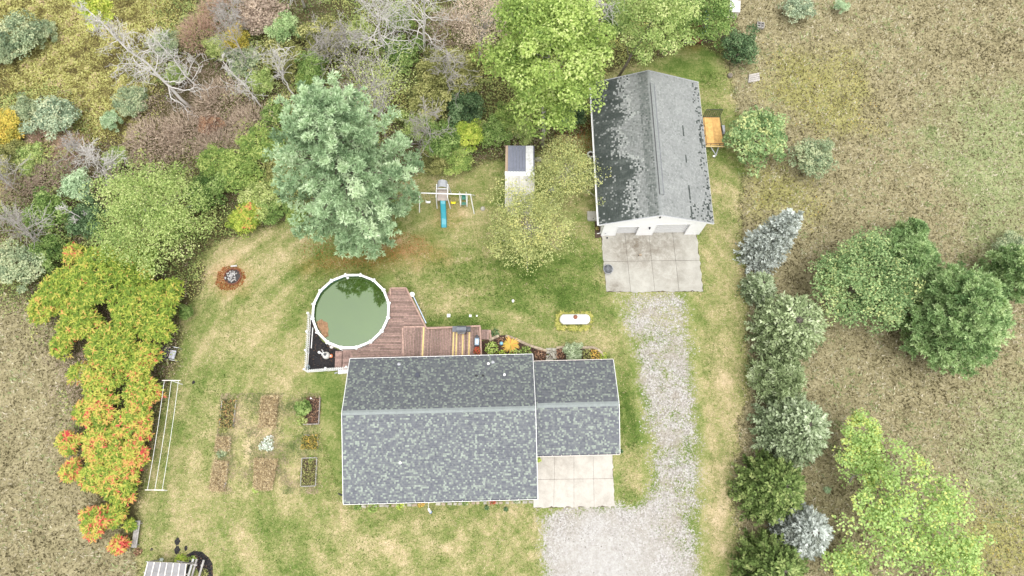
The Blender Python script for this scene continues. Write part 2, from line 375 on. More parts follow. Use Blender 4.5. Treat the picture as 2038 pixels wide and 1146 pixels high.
# ------------------------------------------------------------------ loose ground cover as geometry (nobody could count it)
def scatter(n, x0, x1, y0, y1, dens, seed):
    r = np.random.default_rng(seed); x = r.uniform(x0, x1, n); y = r.uniform(y0, y1, n)
    k = r.uniform(0, 1, n) < dens(x, y); return x[k], y[k], r
def in_view(x, y, m=3.0):                                     # keep the cover where the place could be seen
    return (np.abs(x) < 46 + (y + 8) * .17 + m) & (y > -10) & (y < 54)
def leaves(C, N, L, Wd, r, bend=0.0, spin=True):              # rhombic leaves: centres, facing normals
    n = len(C); t = unit(r.normal(size=(n, 3))); u = unit(np.cross(N, t)); v = np.cross(N, u)
    L = np.broadcast_to(np.asarray(L), (n,))[:, None]; Wd = np.broadcast_to(np.asarray(Wd), (n,))[:, None]
    V = np.stack([C - u * L / 2, C + v * Wd / 2 + N * bend * L, C + u * L / 2, C - v * Wd / 2 + N * bend * L], 1).reshape(-1, 3)
    return V, np.arange(4 * n).reshape(n, 4)
def blades(x, y, z0, h, w, r, lean=.8):                        # upright grass blades: one leaning triangle each
    n = len(x); a = r.uniform(0, 2 * np.pi, n); b = r.uniform(0, 2 * np.pi, n); d = np.stack([np.cos(a), np.sin(a)], 1) * (w / 2)[:, None]
    B = np.stack([x, y, z0], 1); T = B + np.stack([np.cos(b) * h * lean * r.uniform(.3, 1.2, n), np.sin(b) * h * lean * r.uniform(.3, 1.2, n), h], 1)
    V = np.stack([B + np.c_[d, np.zeros(n)], B - np.c_[d, np.zeros(n)], T], 1).reshape(-1, 3)
    return V, np.arange(3 * n).reshape(n, 3)
M['field_grass'] = toned('dry_field_grass', [(0, ling(92, 84, 58)), (.22, ling(138, 130, 96)), (.45, ling(180, 170, 136)), (.66, ling(222, 212, 188)), (.8, ling(180, 188, 138)), (1, ling(148, 164, 108))], .9, .2)
M['yellow_forb'] = toned('yellow_green_forbs', [(0, ling(104, 104, 52)), (.35, ling(158, 158, 84)), (.65, ling(204, 196, 112)), (.85, ling(216, 186, 96)), (1, ling(178, 120, 84))], .9, .3)
M['meadow_leaf'] = toned('meadow_leaves', [(0, ling(98, 88, 58)), (.25, ling(146, 138, 82)), (.5, ling(188, 184, 112)), (.75, ling(216, 216, 140)), (1, ling(196, 168, 140))], .9, .3) if 0 else toned('meadow_leaves', [(0, ling(104, 92, 62)), (.25, ling(156, 146, 92)), (.5, ling(200, 196, 122)), (.75, ling(228, 230, 150)), (1, ling(206, 180, 150))], .9, .3)
M['lawn_blade'] = toned('lawn_blades', [(0, ling(60, 88, 30)), (.3, ling(102, 128, 56)), (.55, ling(142, 150, 88)), (.78, ling(198, 182, 138)), (1, ling(228, 208, 180))], .9, .25)
def field_d(x, y): return zq(x, y)['field'] * in_view(x, y)
x, y, r = scatter(300000, -56, 58, -10, 54, lambda x, y: zq(x, y)['field'] * (1 - .3 * zq(x, y)['yelr']) * in_view(x, y), 21)
zz = zq(x, y); cl = fbm(x, y, 1.1, 71, 3)
tone = np.clip(.42 + (fbm(x, y, 5, 72) - .5) * .7 + (cl - .5) * 1.0 + (vnoise(x, y, .38, 79) - .5) * .75 + r.normal(0, .17, len(x)) + zz['greenr'] * .28, 0, 1)
V, F = blades(x, y, np.zeros(len(x)), .06 + .32 * cl * r.uniform(.4, 1, len(x)), .08 + .12 * r.uniform(0, 1, len(x)), r, 1.2)
tag(mobj('field_grass', mesh_np('field_grass', V, F, M['field_grass'], np.repeat(tone, 3))), 'dry tan grass of the open field', kind='stuff')
x, y, r = scatter(110000, -56, 58, -10, 54, lambda x, y: zq(x, y)['field'] * zq(x, y)['yelr'] * in_view(x, y), 22)
N = unit(np.stack([r.normal(0, .6, len(x)), r.normal(0, .6, len(x)), np.ones(len(x))], 1))
V, F = leaves(np.stack([x, y, .05 + .4 * r.uniform(0, 1, len(x)) * fbm(x, y, 1.2, 73)], 1), N, .16, .09, r)
tag(mobj('yellow_weeds', mesh_np('yellow_weeds', V, F, M['yellow_forb'], np.repeat(np.clip(.4 + (fbm(x, y, 2, 74) - .5) + r.normal(0, .2, len(x)), 0, 1), 4))), 'yellowing low weeds in the field', kind='stuff')
x, y, r = scatter(380000, -58, -8, 18, 54, lambda x, y: zq(x, y)['mead'] * in_view(x, y), 23)
cl = fbm(x, y, .9, 75, 3); n = len(x)
N = unit(np.stack([r.normal(0, .7, n), r.normal(0, .7, n), np.ones(n)], 1))
V, F = leaves(np.stack([x, y, .05 + .9 * np.clip(cl - .2, 0, 1) * r.uniform(.3, 1, n)], 1), N, .21, .1, r)
tag(mobj('meadow_plants', mesh_np('meadow_plants', V, F, M['meadow_leaf'], np.repeat(np.clip(.45 + (fbm(x, y, 3.5, 76) - .5) * .6 + (cl - .5) * 1.2 + r.normal(0, .2, n), 0, 1), 4))), 'yellow-green marsh plants of the wet meadow', kind='stuff')
KEEP_OUT = [gpoly(p) for p in ([(606, 620), (780, 540), (860, 640), (980, 650), (1000, 720), (1235, 715), (1235, 1012), (684, 1003), (605, 745)],
                               [(1192, 470), (1392, 466), (1402, 583), (1204, 584)], [(1190, 100), (1395, 100), (1400, 466), (1190, 470)])]
def clear(x, y):
    k = np.ones(x.shape, bool)
    for p in KEEP_OUT: k &= sdist(p, x, y) < .1
    return k
x, y, r = scatter(330000, -34, 26, -10, 42, lambda x, y: zq(x, y)['lawn'] * clear(x, y) * (zq(x, y)['gravel'] < .2), 24)
zz = zq(x, y); n = len(x)
tone = np.clip(.54 + (fbm(x, y, 1.6, 77) - .5) * .9 + (fbm(x, y, 6, 78) - .5) * .8 + zz['straw'] * .2 - zz['lush_shade'] * .26 - (zz['mow'] - .5) * .4 + r.normal(0, .2, n) + (vnoise(x, y, .33, 90) - .5) * .6, 0, 1)
V, F = blades(x, y, np.zeros(n), .03 + .05 * r.uniform(0, 1, n) + .05 * zz['lush_shade'], .05 + .05 * r.uniform(0, 1, n), r, 1.2)
tag(mobj('lawn_grass', mesh_np('lawn_grass', V, F, M['lawn_blade'], np.repeat(tone, 3))), 'short patchy green and straw lawn grass', kind='stuff')
# pale loose stones of the driveway
x, y, r = scatter(26000, 3, 19, -11, 19, lambda x, y: np.clip(zq(x, y)['gravel'] - .25, 0, 1) * (1 - .6 * zq(x, y)['pale']) * (vnoise(x, y, .6, 31) * .5 + vnoise(x, y, 2.2, 32) * .5 > .5), 25)
n = len(x); octv = np.array([[1, 0, 0], [-1, 0, 0], [0, 1, 0], [0, -1, 0], [0, 0, .6], [0, 0, -.6]]); octf = np.array([[0, 2, 4], [2, 1, 4], [1, 3, 4], [3, 0, 4]])
s = r.uniform(.025, .065, n); a = r.uniform(0, 6.3, n); rot = np.stack([np.stack([np.cos(a), -np.sin(a)], 1), np.stack([np.sin(a), np.cos(a)], 1)], 1)
o = octv[None] * s[:, None, None] * r.uniform(.7, 1.3, (n, 1, 3)); o[..., :2] = np.einsum('nij,nkj->nki', rot, o[..., :2])
V = (o + np.stack([x, y, np.full(n, .01)], 1)[:, None]).reshape(-1, 3); F = (octf[None] + 6 * np.arange(n)[:, None, None]).reshape(-1, 3)
M['gravel'] = toned('limestone_gravel', [(0, lin(140, 134, 128)), (.5, lin(194, 190, 185)), (1, lin(228, 226, 223))], .9)
tag(mobj('gravel_stones', mesh_np('gravel_stones', V, F, M['gravel'], np.repeat(r.uniform(0, 1, n), 6))), 'pale loose gravel of the driveway', kind='stuff')

# ------------------------------------------------------------------ buildings
def shingle_field(name, parent, P0, U, L, Vv, Sl, mat, tone_fn, e=.145, wr=(.12, .2), seed=1, lift=(.012, .026)):
    r = np.random.default_rng(seed); P0 = np.array(P0, float); U = np.array(U, float); Vv = np.array(Vv, float); N = np.cross(U, Vv)
    N = N if N[2] > 0 else -N
    Vt = []; T = []; rows = int(math.ceil(Sl / e))
    for j in range(rows):
        xx = -r.uniform(0, wr[0])
        while xx < L:
            w = r.uniform(*wr); a, b = max(xx, 0) + .003, min(xx + w, L) - .003; xx += w
            if b - a < .03: continue
            v0 = max(j * e - .015, -.02); v1 = min((j + 1) * e + .01, Sl); h = r.uniform(*lift)
            q = [P0 + U * a + Vv * v0 - N * .01, P0 + U * b + Vv * v0 - N * .01, P0 + U * b + Vv * v0 + N * h, P0 + U * a + Vv * v0 + N * h,
                 P0 + U * b + Vv * v1 + N * .006, P0 + U * a + Vv * v1 + N * .006]
            Vt.append(q); t = tone_fn((a + b) / 2, (v0 + v1) / 2, r); T.append([t] * 6)
    n = len(Vt); base = 6 * np.arange(n)[:, None]
    F = np.concatenate([base + [0, 1, 2, 3], base + [3, 2, 4, 5]])
    return tag(mobj(name, mesh_np(name, np.array(Vt).reshape(-1, 3), F, mat, np.array(T).ravel()), parent), kind='stuff')
M['shingle'] = toned('grey_green_shingles', [(0, lin(108, 111, 118)), (.35, lin(130, 133, 141)), (.62, lin(144, 149, 151)), (.74, lin(160, 168, 162)), (.88, lin(178, 189, 178)), (1, lin(192, 202, 190))], .92, fine=.25)
M['shingle_old'] = toned('aged_stained_shingles', [(0, lin(58, 66, 62)), (.3, lin(92, 100, 96)), (.5, lin(140, 146, 142)), (.7, lin(178, 181, 179)), (1, lin(214, 217, 213))], .92, fine=.25)
M['ridge'] = plain('ridge_shingle', lin(160, 168, 166), .92, .15, 6, objvar=.05)
M['roof_deck'] = plain('roof_underlay', (.12, .12, .13), .9, .2, 3)
M['dark_vent'] = plain('dark_vent_metal', (.07, .075, .1), .6, .2, 5)

HL, HW, HV, HE, HR = 15.53, 11.64, 6.91, 2.70, 1.924            # main house: length, depth, ridge line, eave height, ridge rise
house = thing('house', 'house with grey-green shingle roof, attached garage wing and white gutters', 'house', (-13.319, -.265, 0), .034)
w_ = MB(); o = .45                                              # walls under the eaves
w_.prism([(o, o), (HL - .1, o), (HL - .1, HW - o), (o, HW - o)], 0, HE - .12)
for xg in (o, HL - .16):
    w_.add([(xg, o, HE - .12), (xg + .06, o, HE - .12), (xg + .06, HW - o, HE - .12), (xg, HW - o, HE - .12), (xg, HV, HE + HR - .2), (xg + .06, HV, HE + HR - .2)],
           [(0, 1, 5, 4), (1, 2, 5), (2, 3, 4, 5), (3, 0, 4)])
w_.build('wall', M['siding'], house)
WU1, WV0, WV1, WR = 22.371, 3.336, 11.027, 1.386               # garage wing
WM = (WV0 + WV1) / 2
w_ = MB().prism([(HL - .098, WV0 + .35), (WU1 - .3, WV0 + .35), (WU1 - .3, WV1 - .35), (HL - .098, WV1 - .35)], 0, HE - .13)
w_.add([(WU1 - .36, WV0 + .35, HE - .13), (WU1 - .3, WV0 + .35, HE - .13), (WU1 - .3, WV1 - .35, HE - .13), (WU1 - .36, WV1 - .35, HE - .13), (WU1 - .36, WM, HE + WR - .2), (WU1 - .3, WM, HE + WR - .2)],
       [(0, 1, 5, 4), (1, 2, 5), (2, 3, 4, 5), (3, 0, 4)])
w_.build('garage_wall', M['siding'], house)
def gable_roof(name, parent, u0, u1, v0, vm, v1, ze, zr, mat, th=.14):
    A = [(u, v, z) for u in (u0, u1) for v, z in ((v0, ze), (vm, zr), (v1, ze), (v1, ze - th), (vm, zr - th), (v0, ze - th))]
    F = [(0, 6, 7, 1), (1, 7, 8, 2), (2, 8, 9, 3), (3, 9, 10, 4), (4, 10, 11, 5), (5, 11, 6, 0), (0, 1, 4, 5), (1, 2, 3, 4), (11, 10, 7, 6), (10, 9, 8, 7)]
    return MB().add(A, F).build(name, mat, parent)
def h_tone(seed):
    def f(a, v, r):
        q = r.uniform()
        row = .06 * (vnoise(v * 40, 3.0, 1.0, seed) - .5); t = row + (.2 + .36 * r.uniform() if q < .52 else (.5 + .2 * r.uniform() if q < .76 else .74 + .2 * r.uniform()))
        return t - .2 * max(0, vnoise(a, v, 1.8, seed) - .62)
    return f
def slopes(roof, u0, u1, v0, vm, v1, ze, zr, mat, fn, seed, **k):
    for side, vb in ((1, v0), (-1, v1)):
        run = abs(vm - vb); sl = math.hypot(run, zr - ze); V = (0, side * run / sl, (zr - ze) / sl)
        shingle_field('shingle', roof, (u0, vb, ze + .004), (1, 0, 0), u1 - u0, V, sl, mat, fn, seed=seed + side, **k)
def ridge_cap(roof, u0, u1, vm, zr, s0, s1, w, mat, along='x', step=.3):
    n = int((u1 - u0) / step)
    for i in range(n):
        a = u0 + i * (u1 - u0) / n; b = a + (u1 - u0) / n + .02; dz = .03 + .012 * (i % 2)
        P = [(0, -w, zr - s0 * w + dz), (0, 0, zr + dz + .015), (0, w, zr - s1 * w + dz), (0, w, zr - s1 * w + dz - .03), (0, 0, zr - .03), (0, -w, zr - s0 * w + dz - .03)]
        V = [(a, vm + p[1], p[2]) for p in P] + [(b, vm + p[1], p[2] + .004) for p in P]
        V = V if along == 'x' else [(-(p[1] - vm) + vm, p[0], p[2]) for p in V]
        MB().add(V, [(0, 6, 7, 1), (1, 7, 8, 2), (0, 1, 4, 5), (1, 2, 3, 4), (11, 10, 7, 6), (10, 9, 8, 7), (5, 11, 6, 0), (2, 8, 9, 3)]).build('ridge_shingle', mat, roof)
roof = gable_roof('roof', house, 0, HL, 0, HV, HW, HE, HE + HR, M['roof_deck'])
slopes(roof, 0, HL, 0, HV, HW, HE, HE + HR, M['shingle'], h_tone(3), 40)
ridge_cap(roof, .02, HL - .02, HV, HE + HR, HR / HV, HR / (HW - HV), .19, M['ridge'])
wroof = gable_roof('garage_roof', house, HL + .004, WU1, WV0, WM, WV1, HE - .02, HE + WR - .02, M['roof_deck'])
slopes(wroof, HL + .01, WU1, WV0, WM, WV1, HE - .02, HE + WR - .02, M['shingle'], h_tone(9), 50)
ridge_cap(wroof, HL + .15, WU1 - .02, WM, HE + WR - .02, WR / (WM - WV0), WR / (WM - WV0), .19, M['ridge'])
def rake(roof, u, v0, vm, v1, ze, zr, mat, d=.04, name='rake_board'):
    b = MB()
    b.beam((u, v0 - .01, ze - .06), (u, vm, zr - .06), d, .2); b.beam((u, vm + .002, zr - .06), (u, v1 + .01, ze - .06), d, .2)
    return b.build(name, mat, roof)
for u in (-.022, HL + .022): rake(roof, u, 0, HV, HW, HE, HE + HR, M['white'])
rake(wroof, WU1 + .022, WV0, WM, WV1, HE - .02, HE + WR - .02, M['white'])
def gutter(roof, u0, u1, v, out, z, mat, axis='x', lipw=.035):
    w = .13; b = MB(); d = MB()
    def bx(m, a0, a1, c0, c1, z0, z1):
        c0, c1 = min(c0, c1), max(c0, c1)
        m.box(a0, c0, z0, a1, c1, z1) if axis == 'x' else m.box(c0, a0, z0, c1, a1, z1)
    bx(b, u0, u1, v + out * (w - lipw), v + out * w, z - .13, z + .01); bx(b, u0, u1, v + out * .012, v + out * (w - lipw), z - .13, z - .115)
    for a in (u0, u1 - .03): bx(b, a, a + .03, v + out * .012, v + out * (w - lipw), z - .115, z)
    k = u0 + .5
    while k < u1 - .3:
        bx(b, k, k + .03, v + out * .012, v + out * (w - lipw), z - .02, z - .005); k += .75
    g = b.build('gutter', mat, roof)
    bx(d, u0 + .03, u1 - .03, v + out * .014, v + out * (w - lipw), z - .11, z - .09); d.build('gutter_trough', M['dark_vent'], house)
gutter(roof, -.02, HL + .02, 0, -1, HE - .02, M['white']); gutter(roof, -.02, HL + .02, HW, 1, HE - .02, M['white'])
gutter(wroof, HL + .05, WU1 + .02, WV0, -1, HE - .04, M['cream']); gutter(wroof, HL + .1, WU1 + .02, WV1, 1, HE - .04, M['cream'])
def hloc(px, py, z):                                           # place -> house coordinates
    p = G(px, py, z) - np.array([-13.319, -.265, 0]); c, s = math.cos(.034), math.sin(.034)
    return np.array([p[0] * c + p[1] * s, -p[0] * s + p[1] * c])
def roof_z(v): return HE + (HR * v / HV if v < HV else HR * (HW - v) / (HW - HV))
def on_roof(px, py):
    v = 8.0
    for _ in range(6): u, v = hloc(px, py, roof_z(v))
    return u, v, roof_z(v)
u, v, z = on_roof(831, 747); sr = -math.atan(HR / (HW - HV))
piece('roof_vent', house, (u, v, z + .07), (.36, .4, .14), M['dark_vent'], rx=sr)
for px, py in ((948, 748), (961, 748)):
    u, v, z = on_roof(px, py); b = MB().lathe([(.05, -.1), (.05, .42), (.03, .44)], 10, (u, v, z)); b.lathe([(.13, 0), (.1, .05), (.055, .07)], 10, (u, v, z)); b.build('vent_pipe', M['black'], house)
for px, py in ((972, 724), (1004, 746), (797, 921)):
    u, v, z = on_roof(px, py); MB().lathe([(.09, -.05), (.09, .12), (.12, .13), (.1, .19), (.03, .21)], 12, (u, v, z)).build('roof_cap', M['white'], house)
for px, py in ((794, 725), (981, 721)):
    u, v, z = on_roof(px, py); MB().lathe([(.15, -.06), (.15, .05), (.06, .09)], 12, (u, v, z)).build('roof_vent', M['grey'], house)
# street side and garden side openings of the house (hidden under the eaves from above)
gd = MB().box(HL + 1.0, WV0 + .30, .02, WU1 - 1.2, WV0 + .345, 2.15).build('garage_door', M['white'], house)
for k in range(5): MB().box(HL + 1.02, WV0 + .285, .05 + k * .43, WU1 - 1.22, WV0 + .298, .42 + k * .43).build('panel', M['white'], gd)
def window(u, v, n, wd=1.2, z0=.95, z1=2.1):
    f = MB().box(u, min(v, v + n * .05), z0, u + wd, max(v, v + n * .05), z1).build('window', M['white'], house)
    MB().box(u + .07, min(v + n * .03, v + n * .06), z0 + .07, u + wd - .07, max(v + n * .03, v + n * .06), z1 - .07).build('pane', M['glass'], f)
for u in (1.6, 5.0, 11.2, 13.4): window(u, o - .002, -1)
for u in (2.2, 6.2, 12.0): window(u, HW - o + .002, 1)
dr = MB().box(8.2, o - .06, .25, 9.15, o - .004, 2.3).build('front_door', M['old_wood'], house); MB().lathe([(.03, 0), (.03, .05)], 8, (9.03, o - .09, 1.15)).build('handle', M['steel'], dr)

# ---- the detached garage
GL, GW, GE, GR = 10.344, 14.665, 2.973, 1.986; GI = .535; GM = GL / 2
garage = thing('garage', 'detached white garage with long weathered grey roof and two overhead doors', 'garage', (7.788, 23.815, 0), .024)
DW = [(1.79, 3.86, 2.12), (5.28, 8.46, 2.55)]                   # door openings
V0 = .10; RC = .34
b = MB()
xs_ = [GI, DW[0][0], DW[0][1], DW[1][0], DW[1][1], GL - GI]; top = GE - .14
for i in (0, 2, 4): b.box(xs_[i], V0, 0, xs_[i + 1], V0 + RC, top)
for (a, c, h) in DW: b.box(a, V0, h, c, V0 + RC, top)
b.box(GI, V0 + RC, 0, GI + .15, GW - .2, top); b.box(GL - GI - .15, V0 + RC, 0, GL - GI, GW - .2, top); b.box(GI + .15, GW - .35, 0, GL - GI - .15, GW - .2, top)
for v in (V0, GW - .3):
    z1 = GE + GR - .18
    b.add([(GI, v, top), (GL - GI, v, top), (GL - GI, v + .1, top), (GI, v + .1, top), (GM, v, z1), (GM, v + .1, z1)], [(0, 1, 4), (2, 3, 5), (1, 2, 5, 4), (3, 0, 4, 5)])
b.build('wall', M['siding'], garage)
for (a, c, h) in DW:
    d = MB().box(a + .01, V0 + RC - .06, .02, c - .01, V0 + RC - .03, h).build('overhead_door', M['grey'], garage)
    n = 5; ph = (h - .04) / n
    for k in range(n): piece('door_panel', d, ((a + c) / 2, V0 + RC - .075, .03 + ph * (k + .5)), (c - a - .06, .03, ph - .05), M['door'])
    for xj in (a + .045, c - .045): MB().box(xj - .04, V0 - .012, .0, xj + .04, V0 + .02, h + .05).build('door_jamb', M['white'], garage)
    MB().box(a, V0 - .014, h + .003, c, V0 - .002, h + .1).build('door_head', M['white'], garage)
for (u, v, z) in ((GM, V0 - .06, GE + GR - .42), (4.75, V0 - .06, 2.0)):
    MB().box(u - .08, v - .06, z - .07, u + .08, v + .055, z + .07).lathe([(.05, -.02), (.07, .1)], 8, (u, v - .07, z - .12)).build('wall_lamp', M['black'], garage)
MB().box(GI + .3, V0 - .03, .6, GI + .42, V0 - .005, .75).build('outlet_box', M['grey'], garage)
def garage_roof():
    ze, zr = GE, GE + GR; th = .14
    A = [(u, v, z) for v in (0, GW) for u, z in ((0, ze), (GM, zr), (GL, ze), (GL, ze - th), (GM, zr - th), (0, ze - th))]
    F = [(1, 7, 6, 0), (2, 8, 7, 1), (3, 9, 8, 2), (4, 10, 9, 3), (5, 11, 10, 4), (0, 6, 11, 5), (5, 4, 1, 0), (4, 3, 2, 1), (6, 7, 10, 11), (7, 8, 9, 10)]
    rf = MB().add(A, F).build('roof', M['roof_deck'], garage); sl = math.hypot(GM, GR)
    def stain(a, v, r):                                        # algae-dark lower left slope that breaks up into single tabs
        f = v / sl; y = a; edge = .60 + .34 * (fbm(y, 0, 2.3, 5, 3) - .5) * 2 - .12 * (y / GW); st = 1 / (1 + math.exp((f - edge) / .035))
        streak = fbm(y * 3, v, 1.6, 8)
        if r.uniform() < st * (.93 if f < edge - .12 else .6): return np.clip(.05 + .32 * streak + .1 * r.uniform() + .1 * f, 0, 1)
        if r.uniform() < .16 and abs(v - sl * .62) < .12 and vnoise(y, 2, 1.3, 4) > .5: return .1
        return np.clip(.66 + .07 * r.normal() + (.28 if abs(f - edge) < .14 and r.uniform() < .4 else 0) - .12 * (f > .8), .3, 1)
    def clean(a, v, r):
        f = v / sl; y = a
        sp = (f < .04 + .2 * fbm(y, 3, 1.4, 13)) and r.uniform() < 1.1 * fbm(y, v * 3, .7, 14) - .3
        sp = sp or (abs(v - sl * .42) < .1 and vnoise(y, 9, 1.5, 15) > .66) or (y < 2.2 and f < .45 and r.uniform() < .05 + .12 * (1 - f))
        return np.clip(.24 + .1 * r.normal(), 0, 1) if sp else np.clip(.72 + .05 * r.normal() + .16 * (fbm(y * 2, v, 1.2, 16) - .5), .4, 1)
    shingle_field('shingle', rf, (0, 0, ze + .004), (0, 1, 0), GW, (GM / sl, 0, GR / sl), sl, M['shingle_old'], stain, .15, (.15, .17), 61)
    shingle_field('shingle', rf, (GL, 0, ze + .004), (0, 1, 0), GW, (-GM / sl, 0, GR / sl), sl, M['shingle_old'], clean, .15, (.15, .17), 62)
    for u, d in ((-.02, 1), (GL + .02, -1)): MB().box(u - .02, 0, ze - .2, u + .02, GW, ze + .0).build('fascia', M['white'], rf)
    for v in (-.022, GW + .022):
        MB().beam((-.02, v, ze - .065), (GM, v, zr - .065), .04, .21).beam((GM + .002, v, zr - .065), (GL + .02, v, ze - .065), .04, .21).build('rake_board', M['siding'], rf)
        MB().beam((-.02, v, ze + .05), (GM, v, zr + .05), .06, .03).beam((GM + .002, v, zr + .05), (GL + .02, v, ze + .05), .06, .03).build('drip_edge', M['grey'], rf)
    s = GR / GM; n = 46
    for i in range(n):
        a = i * GW / n; q = .15
        V = [(GM + du, y, zr - s * abs(du) + dz) for y in (a, a + GW / n + .01) for du, dz in ((-q, .035), (0, .045 + .01 * (i % 2)), (q, .035), (0, -.02))]
        MB().add(V, [(0, 1, 5, 4)[::-1], (1, 2, 6, 5)[::-1], (0, 3, 2, 1), (4, 5, 6, 7), (0, 4, 7, 3), (2, 3, 7, 6)]).build('ridge_shingle', M['ridge_old'], rf)
    MB().add([(GM + .02, y, zr + z) for y in (2.0, 13.3) for z in (0, .14)] + [(GM + .42, y, zr - s * .42 + z) for y in (2.0, 13.3) for z in (0, .10)],
             [(1, 3, 7, 5)[::-1], (0, 2, 3, 1), (4, 5, 7, 6), (0, 1, 5, 4), (2, 6, 7, 3)]).build('ridge_vent', M['ridge_old'], rf)
    MB().box(GM + .015, 2.0, zr - .02, GM + .05, 13.3, zr + .155).build('vent_slot', M['black'], rf); MB().beam((GM + .43, 2, zr - s * .42 + .05), (GM + .43, 13.3, zr - s * .42 + .05), .035, .12).build('vent_slot', M['dark_vent'], rf)
    return rf
M['ridge_old'] = plain('grey_ridge_shingle', lin(158, 162, 160), .92, .2, 5, objvar=.05)
grf = garage_roof()
b = MB().box(-.16, 0, GE - .17, -.125, GW, GE - .02).box(-.125, 0, GE - .17, -.042, GW, GE - .155)
for k in range(20): b.box(-.125, .4 + k * .72, GE - .05, -.042, .44 + k * .72, GE - .035)
b.tube([(-.1, .12, GE - .17), (-.1, .14, GE - .4), (GI - .07, .3, GE - .75), (GI - .07, .3, .25), (GI - .35, .3, .1)], .045, 8); b.build('gutter', M['white'], garage)

# ------------------------------------------------------------------ concrete slabs (each panel its own piece)
def slab(name, quad, nu, nv, seed):
    q = [G(*p) for p in quad]                                   # SW, SE, NE, NW
    s = tag(MB().prism([p[:2] for p in q], -.1, .02).build(name, M['brown_mulch']), kind='structure')
    f = lambda a, b: (q[0] * (1 - a) + q[1] * a) * (1 - b) + (q[3] * (1 - a) + q[2] * a) * b
    r = random.Random(seed)
    for i in range(nu):
        for j in range(nv):
            e = .006; P = [f((i + e * 0 + a) / nu, (j + b) / nv)[:2] for a, b in ((.005, .005), (.995, .005), (.995, .995), (.005, .995))]
            # rough worn outer edge
            pts = []
            for k in range(4):
                A, B = P[k], P[(k + 1) % 4]
                outer = (k == 0 and j == 0) or (k == 1 and i == nu - 1) or (k == 3 and i == 0)
                m = 9 if outer else 1
                for t in range(m):
                    p = A + (B - A) * t / m
                    if outer and t: p = p + np.array([r.gauss(0, .05), r.gauss(0, .05)])
                    pts.append(p)
            h = .055 + r.uniform(-.004, .004)
            MB().prism(pts, .015, h).build('concrete_panel', M['conc_' + name], s)
    return s
def conc_mat(name, spots, base=(214, 206, 192)):
    m, t, b = nt(name); P = pos(t)
    c = ramp(t, noise(t, .8, 7, .72, P), [(.3, lin(*[v - 26 for v in base])), (.55, lin(*base)), (.75, lin(*[v + 10 for v in base]))])
    c = mixc(t, ramp(t, noise(t, 14, 3, .7, P), [(.4, (0, 0, 0)), (.8, (.3, .3, .3))]), c, lin(150, 142, 128))
    for (px, py, rad, amt) in spots:                            # oil and water stains of the slab itself
        g = G(px, py); d = t.nodes.new('ShaderNodeVectorMath'); d.operation = 'DISTANCE'; t.links.new(P, d.inputs[0]); d.inputs[1].default_value = (g[0], g[1], .05)
        k = math_(t, 'MULTIPLY', math_(t, 'SUBTRACT', 1, math_(t, 'DIVIDE', d.outputs['Value'], rad), True), amt)
        k = math_(t, 'MULTIPLY', k, ramp(t, noise(t, 1.5, 8, .8, P, .6), [(.38, (0, 0, 0)), (.68, (1.0, 1.0, 1.0))]))
        c = mixc(t, math_(t, 'MINIMUM', k, .8), c, lin(120, 108, 92))
    t.links.new(c, b.inputs['Base Color']); b.inputs['Roughness'].default_value = .92; b.inputs['Specular IOR Level'].default_value = .2
    bump(t, noise(t, 18, 4, .6, P), .2, .01, b); return m
M['conc_garage_apron'] = conc_mat('garage_apron_concrete', [(1266, 490, 2.6, 1.3), (1330, 480, 2.6, .7), (1225, 500, 2.4, .7), (1225, 578, 1.5, 1.2), (1300, 500, 3.5, .6), (1350, 560, 3, .4)], (203, 200, 190))
M['conc_house_apron'] = conc_mat('house_apron_concrete', [(1100, 920, 2.2, .4), (1190, 1000, 2, .25)], (222, 216, 206))
slab('garage_apron', [(1207, 581), (1399.5, 580), (1385.2, 458), (1195.5, 462)], 4, 2, 3)
slab('house_apron', [(1061.7, 1010.7), (1222.7, 1008), (1218.3, 898), (1066, 899)], 4, 2, 4)

# ------------------------------------------------------------------ pool
PC, PRAD, PZ = np.array([-14.346, 16.074]), 3.515, 1.25
pool = thing('swimming_pool', 'round above-ground pool with white rim and murky green water', 'pool', (PC[0], PC[1], 0))
nseg = 16; ang = [R_(80 + 22.5 * k) for k in range(nseg)]
pv = lambda r, k: (r * math.cos(ang[k % nseg]), r * math.sin(ang[k % nseg]))
rin = PRAD - .2
b = MB()
for k in range(nseg):
    a0, a1 = pv(PRAD - .06, k), pv(PRAD - .06, k + 1); c0, c1 = pv(PRAD - .1, k), pv(PRAD - .1, k + 1)
    b.add([(*a0, 0), (*a1, 0), (*a1, PZ - .06), (*a0, PZ - .06), (*c0, 0), (*c1, 0), (*c1, PZ - .06), (*c0, PZ - .06)], [(0, 1, 2, 3), (5, 4, 7, 6), (3, 2, 6, 7), (1, 0, 4, 5)])
b.build('wall', M['white'], pool)
b = MB()
for k in range(nseg):
    c0, c1 = pv(PRAD - .105, k), pv(PRAD - .105, k + 1)
    b.add([(*c0, .02), (*c1, .02), (*c1, PZ - .065), (*c0, PZ - .065)], [(3, 2, 1, 0)])
b.build('liner', M['liner'], pool)
for k in range(nseg):
    a0, a1, c0, c1 = pv(PRAD, k), pv(PRAD, k + 1), pv(rin, k), pv(rin, k + 1)
    sh = lambda p, q, t: (p[0] + (q[0] - p[0]) * t, p[1] + (q[1] - p[1]) * t)
    MB().prism([sh(a0, a1, .015), sh(a0, a1, .985), sh(c0, c1, .985), sh(c0, c1, .015)], PZ - .05, PZ).build('top_rail', M['white'], pool)
